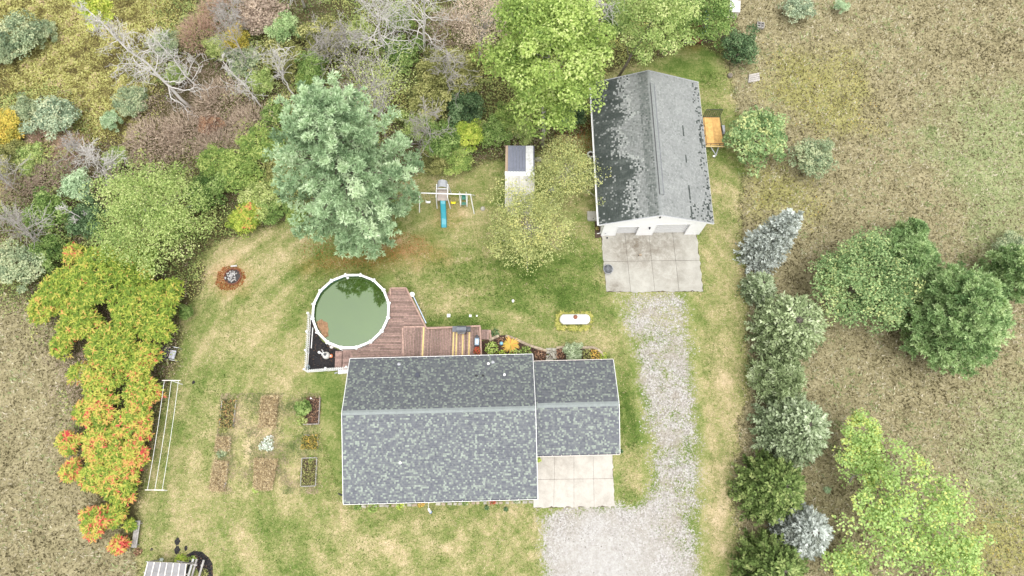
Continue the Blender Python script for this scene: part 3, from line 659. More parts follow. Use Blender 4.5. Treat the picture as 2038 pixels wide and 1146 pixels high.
for k in range(nseg):
    p = pv(PRAD - .095, k); t = MB().box(-.17, -.07, PZ - .07, .17, .07, PZ + .025).build('rail_cap', M['white'], pool, (p[0], p[1], 0)); t.rotation_euler = (0, 0, ang[k])
    p = pv(PRAD - .03, k); t = MB().box(-.03, -.09, 0, .04, .09, PZ - .07).build('upright', M['white'], pool, (p[0], p[1], 0)); t.rotation_euler = (0, 0, ang[k])
def water_mat():
    m, t, b = nt('algae_pool_water'); P = pos(t)
    c = ramp(t, noise(t, .5, 4, .6, P), [(.3, (.02, .042, .001)), (.7, (.03, .056, .002))])
    t.links.new(c, b.inputs['Base Color']); b.inputs['Roughness'].default_value = .3; b.inputs['IOR'].default_value = 1.33; gl_ = t.nodes.new('ShaderNodeBsdfGlossy'); gl_.inputs['Roughness'].default_value = .012; gl_.inputs['Color'].default_value = (.8, 1, .68, 1); mx = t.nodes.new('ShaderNodeMixShader'); mx.inputs[0].default_value = .25; t.links.new(b.outputs[0], mx.inputs[1]); t.links.new(gl_.outputs[0], mx.inputs[2]); t.links.new(mx.outputs[0], t.nodes['Material Output'].inputs[0])
    bump(t, noise(t, 1.2, 2, .5, P), .01, .05, b); return m
M['water'] = water_mat()
wp = [pv(PRAD - .11, k) for k in range(nseg)]
MB().add([(x, y, .9) for x, y in wp], [tuple(range(nseg))]).build('water', M['water'], pool)
p = G(692, 553, .92); sk = MB().lathe([(.02, -.1), (.09, -.08), (.115, .02), (.1, .07), (.03, .09)], 14).build('pool_float', M['white'], None, p); tag(sk, 'small white round float at the far edge of the pool water', 'pool float')
r = np.random.default_rng(77); n = 1500
lp = np.array([(p[0], p[1]) for p in [G(*q, 1.0) for q in ((630, 640), (640, 636), (648, 645), (651, 655), (651, 668), (646, 672), (640, 664), (634, 652))]])
xs2 = r.uniform(lp[:, 0].min() - .3, lp[:, 0].max() + .3, n * 4); ys2 = r.uniform(lp[:, 1].min() - .3, lp[:, 1].max() + .3, n * 4)
k = (sdist(lp, xs2, ys2) + (fbm(xs2, ys2, .5, 5) - .5) * .5 > -.02) & (np.hypot(xs2 - PC[0], ys2 - PC[1]) < PRAD - .2)
xs2, ys2 = xs2[k], ys2[k]; n = len(xs2)
V, F = leaves(np.stack([xs2, ys2, np.full(n, .91) + r.uniform(0, .02, n)], 1), unit(np.stack([r.normal(0, .12, n), r.normal(0, .12, n), np.ones(n)], 1)), .13, .08, r)
M['pool_leaf'] = toned('floating_dead_leaves', [(0, lin(120, 92, 66)), (.5, lin(172, 134, 102)), (1, lin(204, 164, 126))], .8)
tag(mobj('floating_leaves', mesh_np('floating_leaves', V, F, M['pool_leaf'], np.repeat(r.uniform(0, 1, n), 4))), 'mat of brown dead leaves floating at the left edge of the pool', 'leaves', kind='stuff')

# ------------------------------------------------------------------ deck
DZ, UZ = .92, 1.02
deck = thing('deck', 'red-brown stained wooden deck wrapping the pool behind the house', 'deck', G(800, 660))
D0 = G(800, 660)
def dl(px, py, z): return (G(px, py, z) - D0)
def cut(poly, y):                                              # x-intervals of a polygon at height y
    xs = []
    for i in range(len(poly)):
        a, b_ = poly[i], poly[(i + 1) % len(poly)]
        if (a[1] > y) != (b_[1] > y): xs.append(a[0] + (y - a[1]) * (b_[0] - a[0]) / (b_[1] - a[1]))
    xs.sort(); return list(zip(xs[::2], xs[1::2]))
low = [dl(*p, DZ)[:2] for p in ((777, 573), (807, 572.5), (848, 650), (801, 653), (803, 722), (697, 727), (697, 690), (740, 640))]
y0, y1 = min(p[1] for p in low), max(p[1] for p in low); bw = .14
pcl = PC - D0[:2]; y = y0 + bw / 2; rr = random.Random(4)
while y < y1:
    for a, c in cut(low, y):
        segs = [(a, c)]; dy = abs(y - pcl[1])
        if dy < PRAD - .05:
            hw = math.sqrt((PRAD - .05) ** 2 - dy ** 2); lo_, hi = pcl[0] - hw, pcl[0] + hw
            segs = [s for s in ((a, min(c, lo_)), (max(a, hi), c)) if s[1] - s[0] > .1]
        for a2, c2 in segs:
            cuts = [a2, c2]
            if c2 - a2 > 2.6: cuts.insert(1, a2 + (c2 - a2) * rr.uniform(.35, .65))
            for a3, c3 in zip(cuts, cuts[1:]):
                piece('deck_board', deck, ((a3 + c3) / 2, y, DZ - .02 + rr.uniform(-.004, .004)), (c3 - a3 - .008, bw - .028, .04), M['deck'])
    y += bw
up_ = [dl(*p, UZ)[:2] for p in ((801, 652), (955.5, 648), (957.5, 716), (803, 722))]
x0, x1 = up_[0][0], up_[1][0]
nb = int((x1 - x0) / bw); cols_new = {}
for px, wpx in ((843, 6), (902, 5), (906.5, 5), (921.5, 5), (933.5, 5)):
    cols_new[int((dl(px, 690, UZ)[0] - x0) / bw)] = 1
for i in range(nb):
    x = x0 + (i + .5) * bw; t = (i + .5) / nb
    ya = up_[0][1] + (up_[1][1] - up_[0][1]) * t; yb = up_[3][1] + (up_[2][1] - up_[3][1]) * t
    nw = i in cols_new
    o_ = piece('deck_board', deck, (x, (ya + yb) / 2, UZ - .02 + rr.uniform(-.004, .004) + (.008 if nw else 0)), ((bw - .006) if nw else bw - .028, ya - yb, .04), M['new_wood'] if nw else M['deck'])
    if nw: o_['label'] = 'new unstained yellow board'
fr = MB()                                                      # joists, skirt and posts below
for pl, z in ((low[:3] + [low[3]], DZ), (up_, UZ)):
    pl = [np.array([p[0], p[1], z - .16]) for p in pl]
    for a, c in zip(pl, pl[1:] + pl[:1]): fr.beam(a, c, .05, .22)
for px, py in ((779, 577), (806, 577), (826, 612), (846, 650), (900, 652), (953, 652), (956, 700)):
    p = dl(px, py, .6); fr.box(p[0] - .06, p[1] - .06, 0, p[0] + .06, p[1] + .06, UZ - .06)
fr.build('deck_frame', M['deck_edge'], deck)
edge = [(777, 573.5), (777, 586)], [(777, 573.5), (808, 573)], [(808, 573), (848.5, 653)], [(849, 653.5), (956, 648.5)], [(955.5, 650), (958, 712)]
for i, (a, c) in enumerate(edge):
    z = UZ + .22 if i > 2 else DZ + .16
    A, B = dl(*a, z), dl(*c, z); k = MB().beam(A, B, .14, .045); d = B - A; n = max(2, int(np.linalg.norm(d) / 1.6))
    k.build('edge_rail', M['deck_edge'], deck)
    ps = MB()
    for t in range(n + 1):
        q = A + d * (t / n * .96 + .02); ps.box(q[0] - .045, q[1] - .045, q[2] - .5, q[0] + .045, q[1] + .045, q[2] - .024)
    ps.beam(A - (0, 0, .12), B - (0, 0, .12), .035, .12).build('rail_post', M['deck_edge'], deck)
f = MB()
for a, c in (((801, 650), (803, 722)), ((800.5, 650.5), (846, 650))): f.beam(dl(*a, UZ) - (0, 0, .01), dl(*c, UZ) - (0, 0, .01), .12, .05)
f.build('border_board', M['deck_edge'], deck)
# house-side step with two boards
st = thing('deck_step', 'low wooden step on the deck against the house wall', 'step', dl(791, 714, DZ) + D0)
a, c = G(761, 711, DZ + .2), G(823, 709, DZ + .2)
for k in range(2): piece('tread', st, ((c[0] - a[0]) * .01, -.03 - k * .2 + .15, .2), (c[0] - a[0], .17, .04), M['deck'])
for s_ in (-1, 1): piece('riser', st, (s_ * (c[0] - a[0]) * .49, -.0, .09), (.05, .4, .17), M['deck_edge'])
def box_steps(name, label, corners, z, mat, cols, along):
    P0 = G(*corners[0], z); P1 = G(*corners[1], z); P2 = G(*corners[2], z)
    o_ = thing(name, label, 'steps', ((P0 + P2) / 2 * (1, 1, 0)))
    L_, D_ = np.linalg.norm(P1 - P0), np.linalg.norm(P2 - P1)
    rz = math.atan2(*(P1 - P0)[[1, 0]]); o_.rotation_euler = (0, 0, rz)
    n = int((L_ if along == 'y' else D_) / .145)
    for i in range(n):
        if along == 'y': piece('tread', o_, (-L_ / 2 + (i + .5) * L_ / n, 0, z - .02), (L_ / n - .012, D_, .04), mat)
        else: piece('tread', o_, (0, -D_ / 2 + (i + .5) * D_ / n, z - .02), (L_, D_ / n - .012, .04), mat)
    MB().box(-L_ / 2 + .04, -D_ / 2 + .03, 0, L_ / 2 - .04, D_ / 2 - .03, z - .045).build('step_box', M['deck_edge'], o_)
    return o_
box_steps('deck_steps', 'lower wooden box step beside the black mulch and pool filter', [(666.5, 734), (680, 733.5), (680.5, 698)], .34, M['deck'], 0, 'x')
box_steps('deck_steps', 'upper wooden box step between lower step and pool deck', [(681.5, 734), (697.5, 733), (697.5, 696)], .64, M['deck'], 0, 'x')
box_steps('deck_steps', 'short wooden steps at the right end of the deck by the flower bed', [(957.5, 675), (973, 675), (973.5, 656)], .5, M['deck'], 0, 'y')
box_steps('deck_steps', 'narrow lowest tread at the outer end of the right deck steps', [(973.8, 675), (978, 674.5), (978, 656)], .25, M['deck_edge'], 0, 'y')

# ------------------------------------------------------------------ white picket fence round the filter corner
cor = G(612.5, 740.5); nor = G(619.5, 627); eas = G(697, 734.5)
fence = thing('picket_fence', 'white picket fence boxing in the pool filter corner', 'fence', cor)
for (A, B, n, npost) in ((cor, nor, 28, 4), (cor, eas, 21, 3)):
    A = A - cor; B = B - cor; d = B - A; L_ = np.linalg.norm(d); rz = math.atan2(d[1], d[0]); nn = np.array([-math.sin(rz), math.cos(rz), 0])
    for k in range(n):
        p = A + d * ((k + .5) / n); piece('picket', fence, (p[0], p[1], .58), (.085, .03, 1.05), M['white'], rz)
    for z in (.22, .8): piece('rail', fence, (*((A + B)[:2] / 2 - nn[:2] * .04), z), (L_, .035, .07), M['white'], rz)
    for k in range(npost):
        if k == 0 and npost == 3: continue
        p = A + d * (k / (npost - 1) * .97 + .01); q = MB().box(-.065, -.065, 0, .065, .065, 1.2).add([(-.09, -.09, 1.2), (.09, -.09, 1.2), (.09, .09, 1.2), (-.09, .09, 1.2), (0, 0, 1.29)], [(3, 2, 1, 0), (0, 1, 4), (1, 2, 4), (2, 3, 4), (3, 0, 4)])
        f = q.build('fence_post', M['white'], fence, p); f.rotation_euler = (0, 0, rz)
def bed(name, poly, z, mat, label=None):
    P = [G(*p)[:2] for p in poly]; o_ = MB().prism(P, -.05, z).build(name, mat); return tag(o_, label, kind='structure')
bed('mulch_bed', [(619.5, 632), (626, 655), (642, 680), (672, 696), (700, 697), (700, 736), (613, 740)], .05, M['mulch'])
def chips(name, label, poly, n, z, mat, size, seed, tones=None):
    r = np.random.default_rng(seed); P = np.array([G(*p)[:2] for p in poly])
    x = r.uniform(P[:, 0].min(), P[:, 0].max(), n); y = r.uniform(P[:, 1].min(), P[:, 1].max(), n); k = sdist(P, x, y) > .03; x, y = x[k], y[k]; n = len(x)
    N = unit(np.stack([r.normal(0, .5, n), r.normal(0, .5, n), np.ones(n)], 1))
    V, F = leaves(np.stack([x, y, z + r.uniform(.0, .04, n)], 1), N, size * r.uniform(.6, 1.3, n), size * .5, r)
    return tag(mobj(name, mesh_np(name, V, F, mat, np.repeat(r.uniform(0, 1, n), 4))), label, kind='stuff')
M['chip_black'] = toned('black_wood_chips', [(0, (.012, .011, .013)), (.8, (.04, .036, .04)), (.93, (.08, .07, .06)), (1, lin(190, 140, 100))], .9)
M['chip_brown'] = toned('brown_wood_chips', [(0, lin(44, 32, 26)), (.6, lin(82, 60, 48)), (.9, lin(126, 96, 76)), (1, lin(176, 140, 112))], .9)
M['litter'] = toned('orange_leaf_litter', [(0, lin(120, 66, 34)), (.5, lin(178, 104, 54)), (.85, lin(206, 142, 88)), (1, lin(226, 190, 140))], .85, .2)
chips('mulch_chips', 'black bark mulch chips under the pool filter', [(619.5, 632), (626, 655), (642, 680), (672, 696), (667, 697), (667, 736), (613, 740)], 3500, .06, M['chip_black'], .1, 1)
# pool filter with pump
p = G(651.5, 709); pf = thing('pool_filter', 'pale round sand filter tank with black valve on the black mulch', 'pool filter', p)
MB().lathe([(.18, 0), (.26, .12), (.32, .3), (.33, .45), (.28, .62), (.16, .73), (.05, .76)], 20).build('tank', plain('filter_tank', (.6, .58, .54), .5, .1, 2), pf, smooth=True)
MB().lathe([(.1, .74), (.12, .8), (.12, .9), (.05, .94)], 10).tube([(0, 0, .86), (.16, .1, .88)], .03, 6).build('valve', M['dark'], pf)
MB().tube([(0, .05, .83), (-.25, .25, .7), (-.35, .45, .4), (-.5, .55, .2)], .04, 7).tube([(-.05, 0, .83), (-.35, .0, .6), (-.45, .1, .25)], .04, 7).build('pipe', M['white'], pf)
pp = G(636.5, 702); pm = thing('pool_pump', 'small white pump and elbow pipe left of the filter tank', 'pump', pp)
MB().lathe([(.12, 0), (.13, .25), (.08, .32)], 10).build('housing', M['white'], pm); MB().tube([(.05, 0, .2), (.3, -.1, .2), (.42, -.16, .1)], .05, 7).build('pipe', M['white'], pm)
p = G(660.5, 690); tag(MB().lathe([(.17, 0), (.18, .1), (.12, .16), (.07, .16), (.07, .1)], 14).build('skimmer_lid', M['cream'], None, p), 'cream round lid on the mulch beside the pool wall', 'lid')
p = G(660, 709.5); po = thing('flower_pot', 'orange pot with pale flowers right of the filter tank', 'flower pot', p)
MB().lathe([(.1, 0), (.16, .28), (.18, .3), (.14, .3), (.12, .24)], 12).build('pot', M['orange_pl'], po); MB().lathe([(.02, .24), (.1, .3), (.08, .36), (.02, .38)], 7).build('flower', M['cream'], po)
p0, p1 = G(619.5, 693, .12), G(622.5, 652, .12); tag(MB().tube([p0, (p0 + p1) / 2, p1], .045, 7).build('drain_pipe', M['white']), 'straight white pipe lying on the black mulch inside the fence', 'pipe')
p = G(614.5, 731); bo = thing('bucket', 'small pale blue bucket in the fence corner', 'bucket', p)
MB().lathe([(.13, 0), (.17, .34), (.155, .34), (.12, .05)], 14).build('pail', plain('pale_blue_plastic', (.5, .66, .72), .5, .1, 3), bo); MB().tube([(-.16, 0, .33), (-.1, .1, .4), (0, .14, .42), (.1, .1, .4), (.16, 0, .33)], .01, 5).build('handle', M['steel'], bo)
p0, p1 = G(673, 741, .25), G(694, 738, .25); wb = thing('window_well', 'white board with pipe stub beside the left corner of the house', 'board', (p0 + p1) / 2 * (1, 1, 0))
piece('board', wb, (0, 0, .14), (np.linalg.norm(p1 - p0), .3, .28), M['white'], .1); MB().tube([(-.55, -.05, .12), (-.8, -.12, .1)], .06, 8).build('pipe_stub', M['grey'], wb)
# telescopic pole along the slanted deck edge
p0, p1 = G(823, 590, .95), G(848, 643, .95); pl_ = thing('pool_pole', 'blue and white pool pole with round white head along the slanted deck edge', 'pool pole', p0 * (1, 1, 0))
d = p1 - p0; MB().tube([(0, 0, .95), d * .5 + (0, 0, .95), d + (0, 0, .95)], .045, 7).build('pole', plain('pale_blue_pole', (.5, .58, .74), .4, .1, 3), pl_)
MB().lathe([(.02, 0), (.2, .02), (.24, .07), (.18, .12), (.03, .14)], 16, (-.14, .2, .9)).tube([(-.1, .15, .95), (0, 0, .95)], .03, 6).build('head', M['white'], pl_)

# ------------------------------------------------------------------ foliage builders (numpy)
def dirs(r, n): return unit(r.normal(size=(n, 3)))
def crown_mesh(name, seed, Rx, Rz, nclump, per, leaf, mat=None, cr=.26, low=-.35, fill=.45, sparse=0.0, tvar=.5, tbase=.5, lobes=.25, wl=.55, tone_fn=None):
    """leaf clumps through an uneven crown volume; returns mesh and clump centres (crown centre at the origin)"""
    leaf *= .74; per = per * 1.6
    r = np.random.default_rng(seed); d = dirs(r, nclump * 3); d = d[d[:, 2] > low][:nclump]; k = len(d)
    rad = r.uniform(fill, 1, k) ** .6
    lob = 1 + lobes * (np.sin(3 * np.arctan2(d[:, 1], d[:, 0]) + seed) * .5 + np.sin(5 * np.arctan2(d[:, 1], d[:, 0]) + 2 * seed) * .35 + r.normal(0, .35, k))
    C = d * rad[:, None] * lob[:, None] * [Rx, Rx, Rz] * (1 - cr * .6)
    cs = cr * Rx * r.uniform(.6, 1.25, k); ct = np.clip(r.normal(tbase, .22 * tvar * 2, k), 0, 1)
    m = np.maximum(4, (per * r.uniform(.6, 1.4, k) * (1 - sparse * r.uniform(0, 1, k)))).astype(int); idx = np.repeat(np.arange(k), m); n = len(idx)
    dd = dirs(r, n); dd[:, 2] = np.where(dd[:, 2] < -.2, -dd[:, 2] * .5, dd[:, 2]); dd = unit(dd)
    P = C[idx] + dd * (cs[idx] * r.uniform(.55, 1.05, n))[:, None] * [1, 1, .75]
    N = unit(dd * .55 + np.array([0, 0, .55]) + r.normal(0, .42, (n, 3)))
    L = leaf * r.uniform(.65, 1.35, n)
    V, F = leaves(P, N, L, L * wl, r, bend=.06)
    T = np.clip(ct[idx] + r.normal(0, .23, n), 0, 1)
    if tone_fn is not None: T = tone_fn(P, T, r)
    return mesh_np(name, V, F, mat, np.repeat(T, 4)), C
def limbs(mb, base, top, C, r0, seed, n=10, wig=.35, sides=6, start=.3, rt=.3, lr=.42):
    r = np.random.default_rng(seed); base = np.array(base, float); top = np.array(top, float)
    ts = np.linspace(0, 1, 6); axis_ = base + (top - base) * ts[:, None]; axis_[1:-1, :2] += r.normal(0, wig * .3, (4, 2))
    mb.tube(axis_, np.linspace(r0, r0 * rt, 6), sides + 2)
    if len(C):
        for c in C[r.permutation(len(C))[:n]]:
            t = r.uniform(start, .85); p = base + (top - base) * t; q = p + (c - p) * .5 + r.normal(0, wig * .5, 3) + [0, 0, .1]
            rr0 = r0 * (1 - t * .6) * lr; mb.tube([p, p + (q - p) * .5 + r.normal(0, wig * .2, 3), q, c], [rr0, rr0 * .75, rr0 * .5, rr0 * .22], sides - 1, False)
    return mb
def grow(mb, p, d, L, r0, depth, r, spread=.7, upb=.1, sides=4, kids=(2, 4), minr=.016, curl=.18, start=.25):
    n = 5; pts = [np.array(p, float)]; d = unit(np.array(d, float)); dd = d
    for i in range(n):
        dd = unit(dd + r.normal(0, curl, 3) + np.array([0, 0, upb * .5])); pts.append(pts[-1] + dd * L / n)
    rr = np.maximum(np.linspace(r0, r0 * .45, n + 1), minr); mb.tube(pts, rr, sides if depth > 1 else 3, False)
    if depth <= 0: return
    for k in range(r.integers(*kids)):
        t = r.uniform(start, 1); i = min(n - 1, int(t * n)); q = pts[i] + (pts[i + 1] - pts[i]) * (t * n - i)
        dv = unit(pts[i + 1] - pts[i]); e = unit(np.cross(dv, dirs(r, 1)[0])); nd = unit(dv * (1 - spread * .5) + e * spread)
        grow(mb, q, nd, L * r.uniform(.45, .7), rr[i] * .6, depth - 1, r, spread, upb, sides, kids, minr, curl, .15)
    grow(mb, pts[-1], dd, L * .6, rr[-1] * .85, depth - 1, r, spread, upb, sides, kids, minr, curl, .15)
def bare_mesh(name, seed, base, top, r0, mat, depth=3, nb=16, spread=.8, blen=.28, start=.25, curl=.2, fork=False, minr=.016, upb=.05, kids=(3, 5)):
    r = np.random.default_rng(seed); mb = MB(); base = np.array(base, float); top = np.array(top, float); H = np.linalg.norm(top - base)
    ts = np.linspace(0, 1, 9); ax = base + (top - base) * ts[:, None]; ax[1:-1] += r.normal(0, H * .012, (7, 3)); ax = ax - 0
    mb.tube(ax, np.maximum(np.linspace(r0, r0 * .2, 9), minr), 7)
    d0 = unit(top - base)
    for k in range(nb):
        t = start + (1 - start) * (k + r.uniform()) / nb; p = base + (top - base) * t; e = unit(np.cross(d0, dirs(r, 1)[0]))
        nd = unit(d0 * (.9 if fork else .45) + e * spread); grow(mb, p, nd, H * blen * (1.15 - .75 * t) * r.uniform(.7, 1.2), max(minr, r0 * (1 - .75 * t) * .5), depth - 1, r, spread, upb, 5, kids, minr, curl)
    return mb.mesh(name, mat, True)
def tuft_field(P, D, L, Wd, nb, r, spread=.9):                 # needle tufts: stars of thin blades round direction D
    n = len(P); D = unit(D); idx = np.repeat(np.arange(n), nb); m = len(idx)
    d = unit(D[idx] + spread * dirs(r, m)); side = unit(np.cross(d, dirs(r, m)))
    l = (L[idx] if np.ndim(L) else L) * r.uniform(.7, 1.2, m); w = (Wd if np.isscalar(Wd) else Wd[idx])
    B = P[idx]; V = np.stack([B - side * np.reshape(w, (-1, 1)) * .25, B + d * l[:, None] * .6 + side * np.reshape(w, (-1, 1)) * .5, B + d * l[:, None], B + d * l[:, None] * .55 - side * np.reshape(w, (-1, 1)) * .5], 1).reshape(-1, 3)
    return V, np.arange(4 * m).reshape(m, 4), idx
def pine_mesh(name, seed, H, Rb, mat, nwh=20, nbr=9, tl=.34, tw=.11, nb=7, z0=.04, prof=lambda t: (1 - t) ** .7, tuftn=17, top_tone=.1, rise=.16, ragged=.3, wf=.7):
    """soft-needled pine: whorls of boughs ending in rounded puffs of tufts"""
    r = np.random.default_rng(seed); P = []; D = []; T = []; mb = MB()
    for w in range(nwh):
        t = (w + .5 * r.uniform()) / nwh; z = H * (z0 + (1 - z0) * t)
        for b in range(nbr):
            a = 2 * np.pi * (b + r.uniform(-.35, .35)) / nbr + w * 1.1; L = Rb * prof(t) * r.uniform(1 - ragged, 1.08) + .15
            dr = np.array([np.cos(a), np.sin(a), rise + .5 * t]); tip = np.array([0, 0, z]) + dr * L; ct = np.clip(r.normal(.5, .2), 0, 1)
            if L > .5: mb.tube([(0, 0, z), tip * .5 + np.array([0, 0, z]) * .5 - [0, 0, .06 * L], tip], [.012 * L + .01, .01 * L + .006, .006], 3, False)
            k = max(5, int(tuftn * (L / Rb) ** .8 + 4)); s = np.clip(1 - np.abs(r.normal(0, .36, k)), .12, 1.02); wd = L * .24 * (1.15 - .55 * s) + .12
            side = np.array([-np.sin(a), np.cos(a), 0]); wd = wd * wf; off = r.uniform(-1, 1, k) * wd
            pp = np.array([0, 0, z]) + dr * (L * s)[:, None] + side * off[:, None]; pp[:, 2] += r.uniform(-.08, .22, k) * (L * .25 + .2) - np.abs(off) * .15
            P.append(pp); dd = dr * .55 + side * (off / (wd + .01))[:, None] * .5; dd[:, 2] += .75; D.append(dd); T.append(np.clip(ct + r.normal(0, .14, k), 0, 1))
    P = np.concatenate(P); D = np.concatenate(D); T = np.concatenate(T)
    V, F, idx = tuft_field(P, D, tl, tw, nb, r, 1.0)
    mb.tube([(0, 0, 0), (0, 0, H * .5), (0, 0, H * .97)], [.018 * H + .02, .011 * H, .015], 8)
    return mesh_np(name, V, F, mat, np.repeat(np.clip(T[idx] + r.normal(0, .1, len(idx)), 0, 1), 4)), mb
def spruce_mesh(name, seed, H, Rb, mat, nwh=22, nbr=11, prof=lambda t: 1 - t, droop=.18, step=.26, nw=.13, z0=.02, tl=.3, ragged=.2, roundtop=False):
    """stiff-needled spruce: radial boughs with side twigs, pointed tips"""
    r = np.random.default_rng(seed); P = []; D = []; LL = []; T = []; mb = MB()
    for w in range(nwh):
        t = (w + .3 * r.uniform()) / nwh; z = H * (z0 + (1 - z0) * t); Lm = Rb * prof(t)
        for b in range(nbr if Lm > .6 else max(5, nbr // 2)):
            a = 2 * np.pi * (b + r.uniform(-.4, .4)) / nbr + w * .7; L = Lm * r.uniform(1 - ragged, 1.06) + .12; ct = np.clip(r.normal(.45, .2), 0, 1)
            u = np.array([np.cos(a), np.sin(a), 0]); sd_ = np.array([-np.sin(a), np.cos(a), 0]); m = max(3, int(L / step)); s = (np.arange(m) + 1) / m; s = s[s > .15]
            dz = (-droop + .55 * t) * L * s + .28 * droop * L * s ** 3
            C = np.array([0, 0, z]) + u * (L * s)[:, None]; C[:, 2] += dz
            if L > .5: mb.tube([(0, 0, z), C[len(C) // 2], C[-1]], [.02, .014, .006], 3, False)
            for sg in (-1, 1, 0):
                tw_ = (.16 + .42 * (1 - s) * L * .55) if sg else np.full(len(s), tl * .9); tw_ = np.minimum(tw_, .75) * r.uniform(.75, 1.2, len(s))
                d = u * .75 + sd_ * sg * .8 + np.array([0, 0, .12 + (.25 if sg == 0 else 0)]); d = d + r.normal(0, .16, (len(s), 3))
                P.append(C); D.append(d); LL.append(tw_ + .08); T.append(np.clip(ct + .25 * (s - .6) + r.normal(0, .12, len(s)), 0, 1))
    P = np.concatenate(P); D = unit(np.concatenate(D)); LL = np.concatenate(LL); T = np.concatenate(T); n = len(P)
    Vs = []; 
    for q in range(3):
        side = unit(np.cross(D, dirs(r, n))); dd = unit(D + .22 * dirs(r, n)); w_ = nw * r.uniform(.7, 1.2, n)[:, None]
        B = P + dd * (LL * r.uniform(-.05, .25, n))[:, None]
        Vs.append(np.stack([B - dd * .03, B + dd * (LL * .45)[:, None] + side * w_ * .5, B + dd * LL[:, None], B + dd * (LL * .45)[:, None] - side * w_ * .5], 1).reshape(-1, 3))
    V = np.concatenate(Vs); T = np.tile(T, 3)
    mb.tube([(0, 0, 0), (0, 0, H * .5), (0, 0, H * .96)], [.016 * H + .02, .01 * H, .012], 7)
    return mesh_np(name, V, np.arange(len(V)).reshape(-1, 4), mat, np.repeat(np.clip(T + r.normal(0, .07, len(T)), 0, 1), 4)), mb
def rosette_mesh(name, seed, C, mat, nl=8, L=.5, Wd=.13, droop=.35, T=None, tv=.12):
    """rosettes of long arching leaves at the points C"""
    r = np.random.default_rng(seed); k = len(C); idx = np.repeat(np.arange(k), nl); m = len(idx)
    a = r.uniform(0, 6.283, m); el = r.uniform(.05, .6, m); l = L * r.uniform(.7, 1.2, m); u = np.stack([np.cos(a), np.sin(a), el], 1); s = np.stack([-np.sin(a), np.cos(a), np.zeros(m)], 1) * (Wd * r.uniform(.7, 1.2, m) / 2)[:, None]
    B = C[idx]; M1 = B + u * (l * .55)[:, None]; E_ = B + u * l[:, None] - np.array([0, 0, 1]) * (l * droop)[:, None]
    V = np.stack([B - s * .35, B + s * .35, M1 + s, M1 - s, E_ + s * .15, E_ - s * .15], 1).reshape(-1, 3); o_ = 6 * np.arange(m)[:, None]
    F = np.concatenate([o_ + [0, 1, 2, 3], o_ + [3, 2, 4, 5]])
    T = np.full(k, .5) if T is None else T
    return mesh_np(name, V, F, mat, np.repeat(np.clip(T[idx] + r.normal(0, tv, m), 0, 1), 6))

# leaf palettes (dark ... light)
LM = {}
def lm(k, *cols, tr=.3, gain=1.5, desat=.14): LM[k] = leafmat(k, cols, tr, gain, desat)
lm('maple_leaf', (104, 132, 44), (150, 180, 66), (184, 208, 92), (212, 226, 132), tr=.4, desat=.16)
lm('green_leaf', (66, 96, 34), (106, 140, 54), (146, 176, 82), (178, 200, 112), tr=.35)
lm('olive_leaf', (84, 90, 40), (128, 132, 62), (166, 168, 88), (198, 194, 118))
lm('yellowgreen_leaf', (112, 130, 58), (160, 178, 86), (192, 206, 114), (216, 220, 144), tr=.35)
lm('lime_leaf', (110, 140, 20), (160, 190, 40), (200, 214, 60), (226, 226, 92), tr=.35)
lm('bright_leaf', (88, 120, 44), (126, 156, 60), (162, 186, 82), (196, 208, 108), tr=.35)
lm('yellow_leaf', (120, 120, 30), (176, 170, 46), (220, 200, 60), (236, 204, 72), tr=.35)
lm('sage_leaf', (96, 116, 84), (140, 160, 116), (176, 190, 142), (204, 208, 158))
lm('silver_leaf', (100, 122, 92), (146, 168, 132), (184, 202, 164), (212, 214, 168))
lm('dark_leaf', (40, 62, 34), (70, 100, 56), (104, 138, 84), (140, 166, 112))
lm('brown_leaf', (116, 98, 82), (160, 140, 122), (190, 170, 150), (206, 186, 160), gain=1.7)
lm('pink_leaf', (140, 106, 94), (184, 146, 130), (206, 172, 152), (196, 184, 140), gain=1.6)
lm('pine', (106, 136, 92), (148, 178, 128), (180, 206, 156), (206, 224, 182), tr=.15, gain=1.6)
lm('pine_green', (92, 126, 68), (136, 170, 100), (168, 196, 126), (196, 216, 150), tr=.15, gain=1.55)
lm('spruce_blue', (124, 130, 116), (166, 174, 162), (198, 206, 198), (222, 228, 220), tr=.1, gain=1.55)
lm('spruce_grey', (92, 108, 70), (134, 152, 106), (168, 184, 140), (204, 214, 180), tr=.1, gain=1.60)
lm('spruce_olive', (86, 102, 58), (128, 146, 94), (162, 178, 126), (198, 208, 168), tr=.12, gain=1.75)
lm('field_leaf', (86, 118, 62), (132, 164, 96), (170, 196, 126), (208, 214, 132), tr=.3)
lm('fresh_leaf', (106, 134, 56), (152, 178, 84), (184, 204, 110), (212, 220, 142), tr=.35)
lm('spruce_green', (66, 86, 34), (102, 128, 54), (138, 162, 80), (178, 192, 112), tr=.15, gain=1.50)
lm('cottonwood', (128, 158, 74), (166, 198, 100), (192, 222, 128), (216, 222, 110), tr=.4)
lm('apple_leaf', (120, 130, 66), (166, 174, 98), (196, 204, 126), (222, 216, 128), tr=.35)
lm('sumac', (112, 142, 40), (166, 188, 58), (210, 206, 84), (226, 178, 94), (230, 112, 90), (220, 66, 74), tr=.35, gain=1.35, desat=.08)
lm('hosta', (96, 124, 30), (140, 172, 52), (184, 204, 92), (222, 226, 150), tr=.3)
lm('gold_leaf', (150, 140, 30), (214, 190, 50), (236, 190, 70), (228, 150, 60), tr=.3)
lm('border', (110, 120, 30), (160, 164, 56), (196, 190, 84), (220, 204, 120))
lm('straw', (122, 100, 64), (166, 142, 96), (200, 176, 122), (226, 206, 160), tr=.2, gain=1.5, desat=.2)
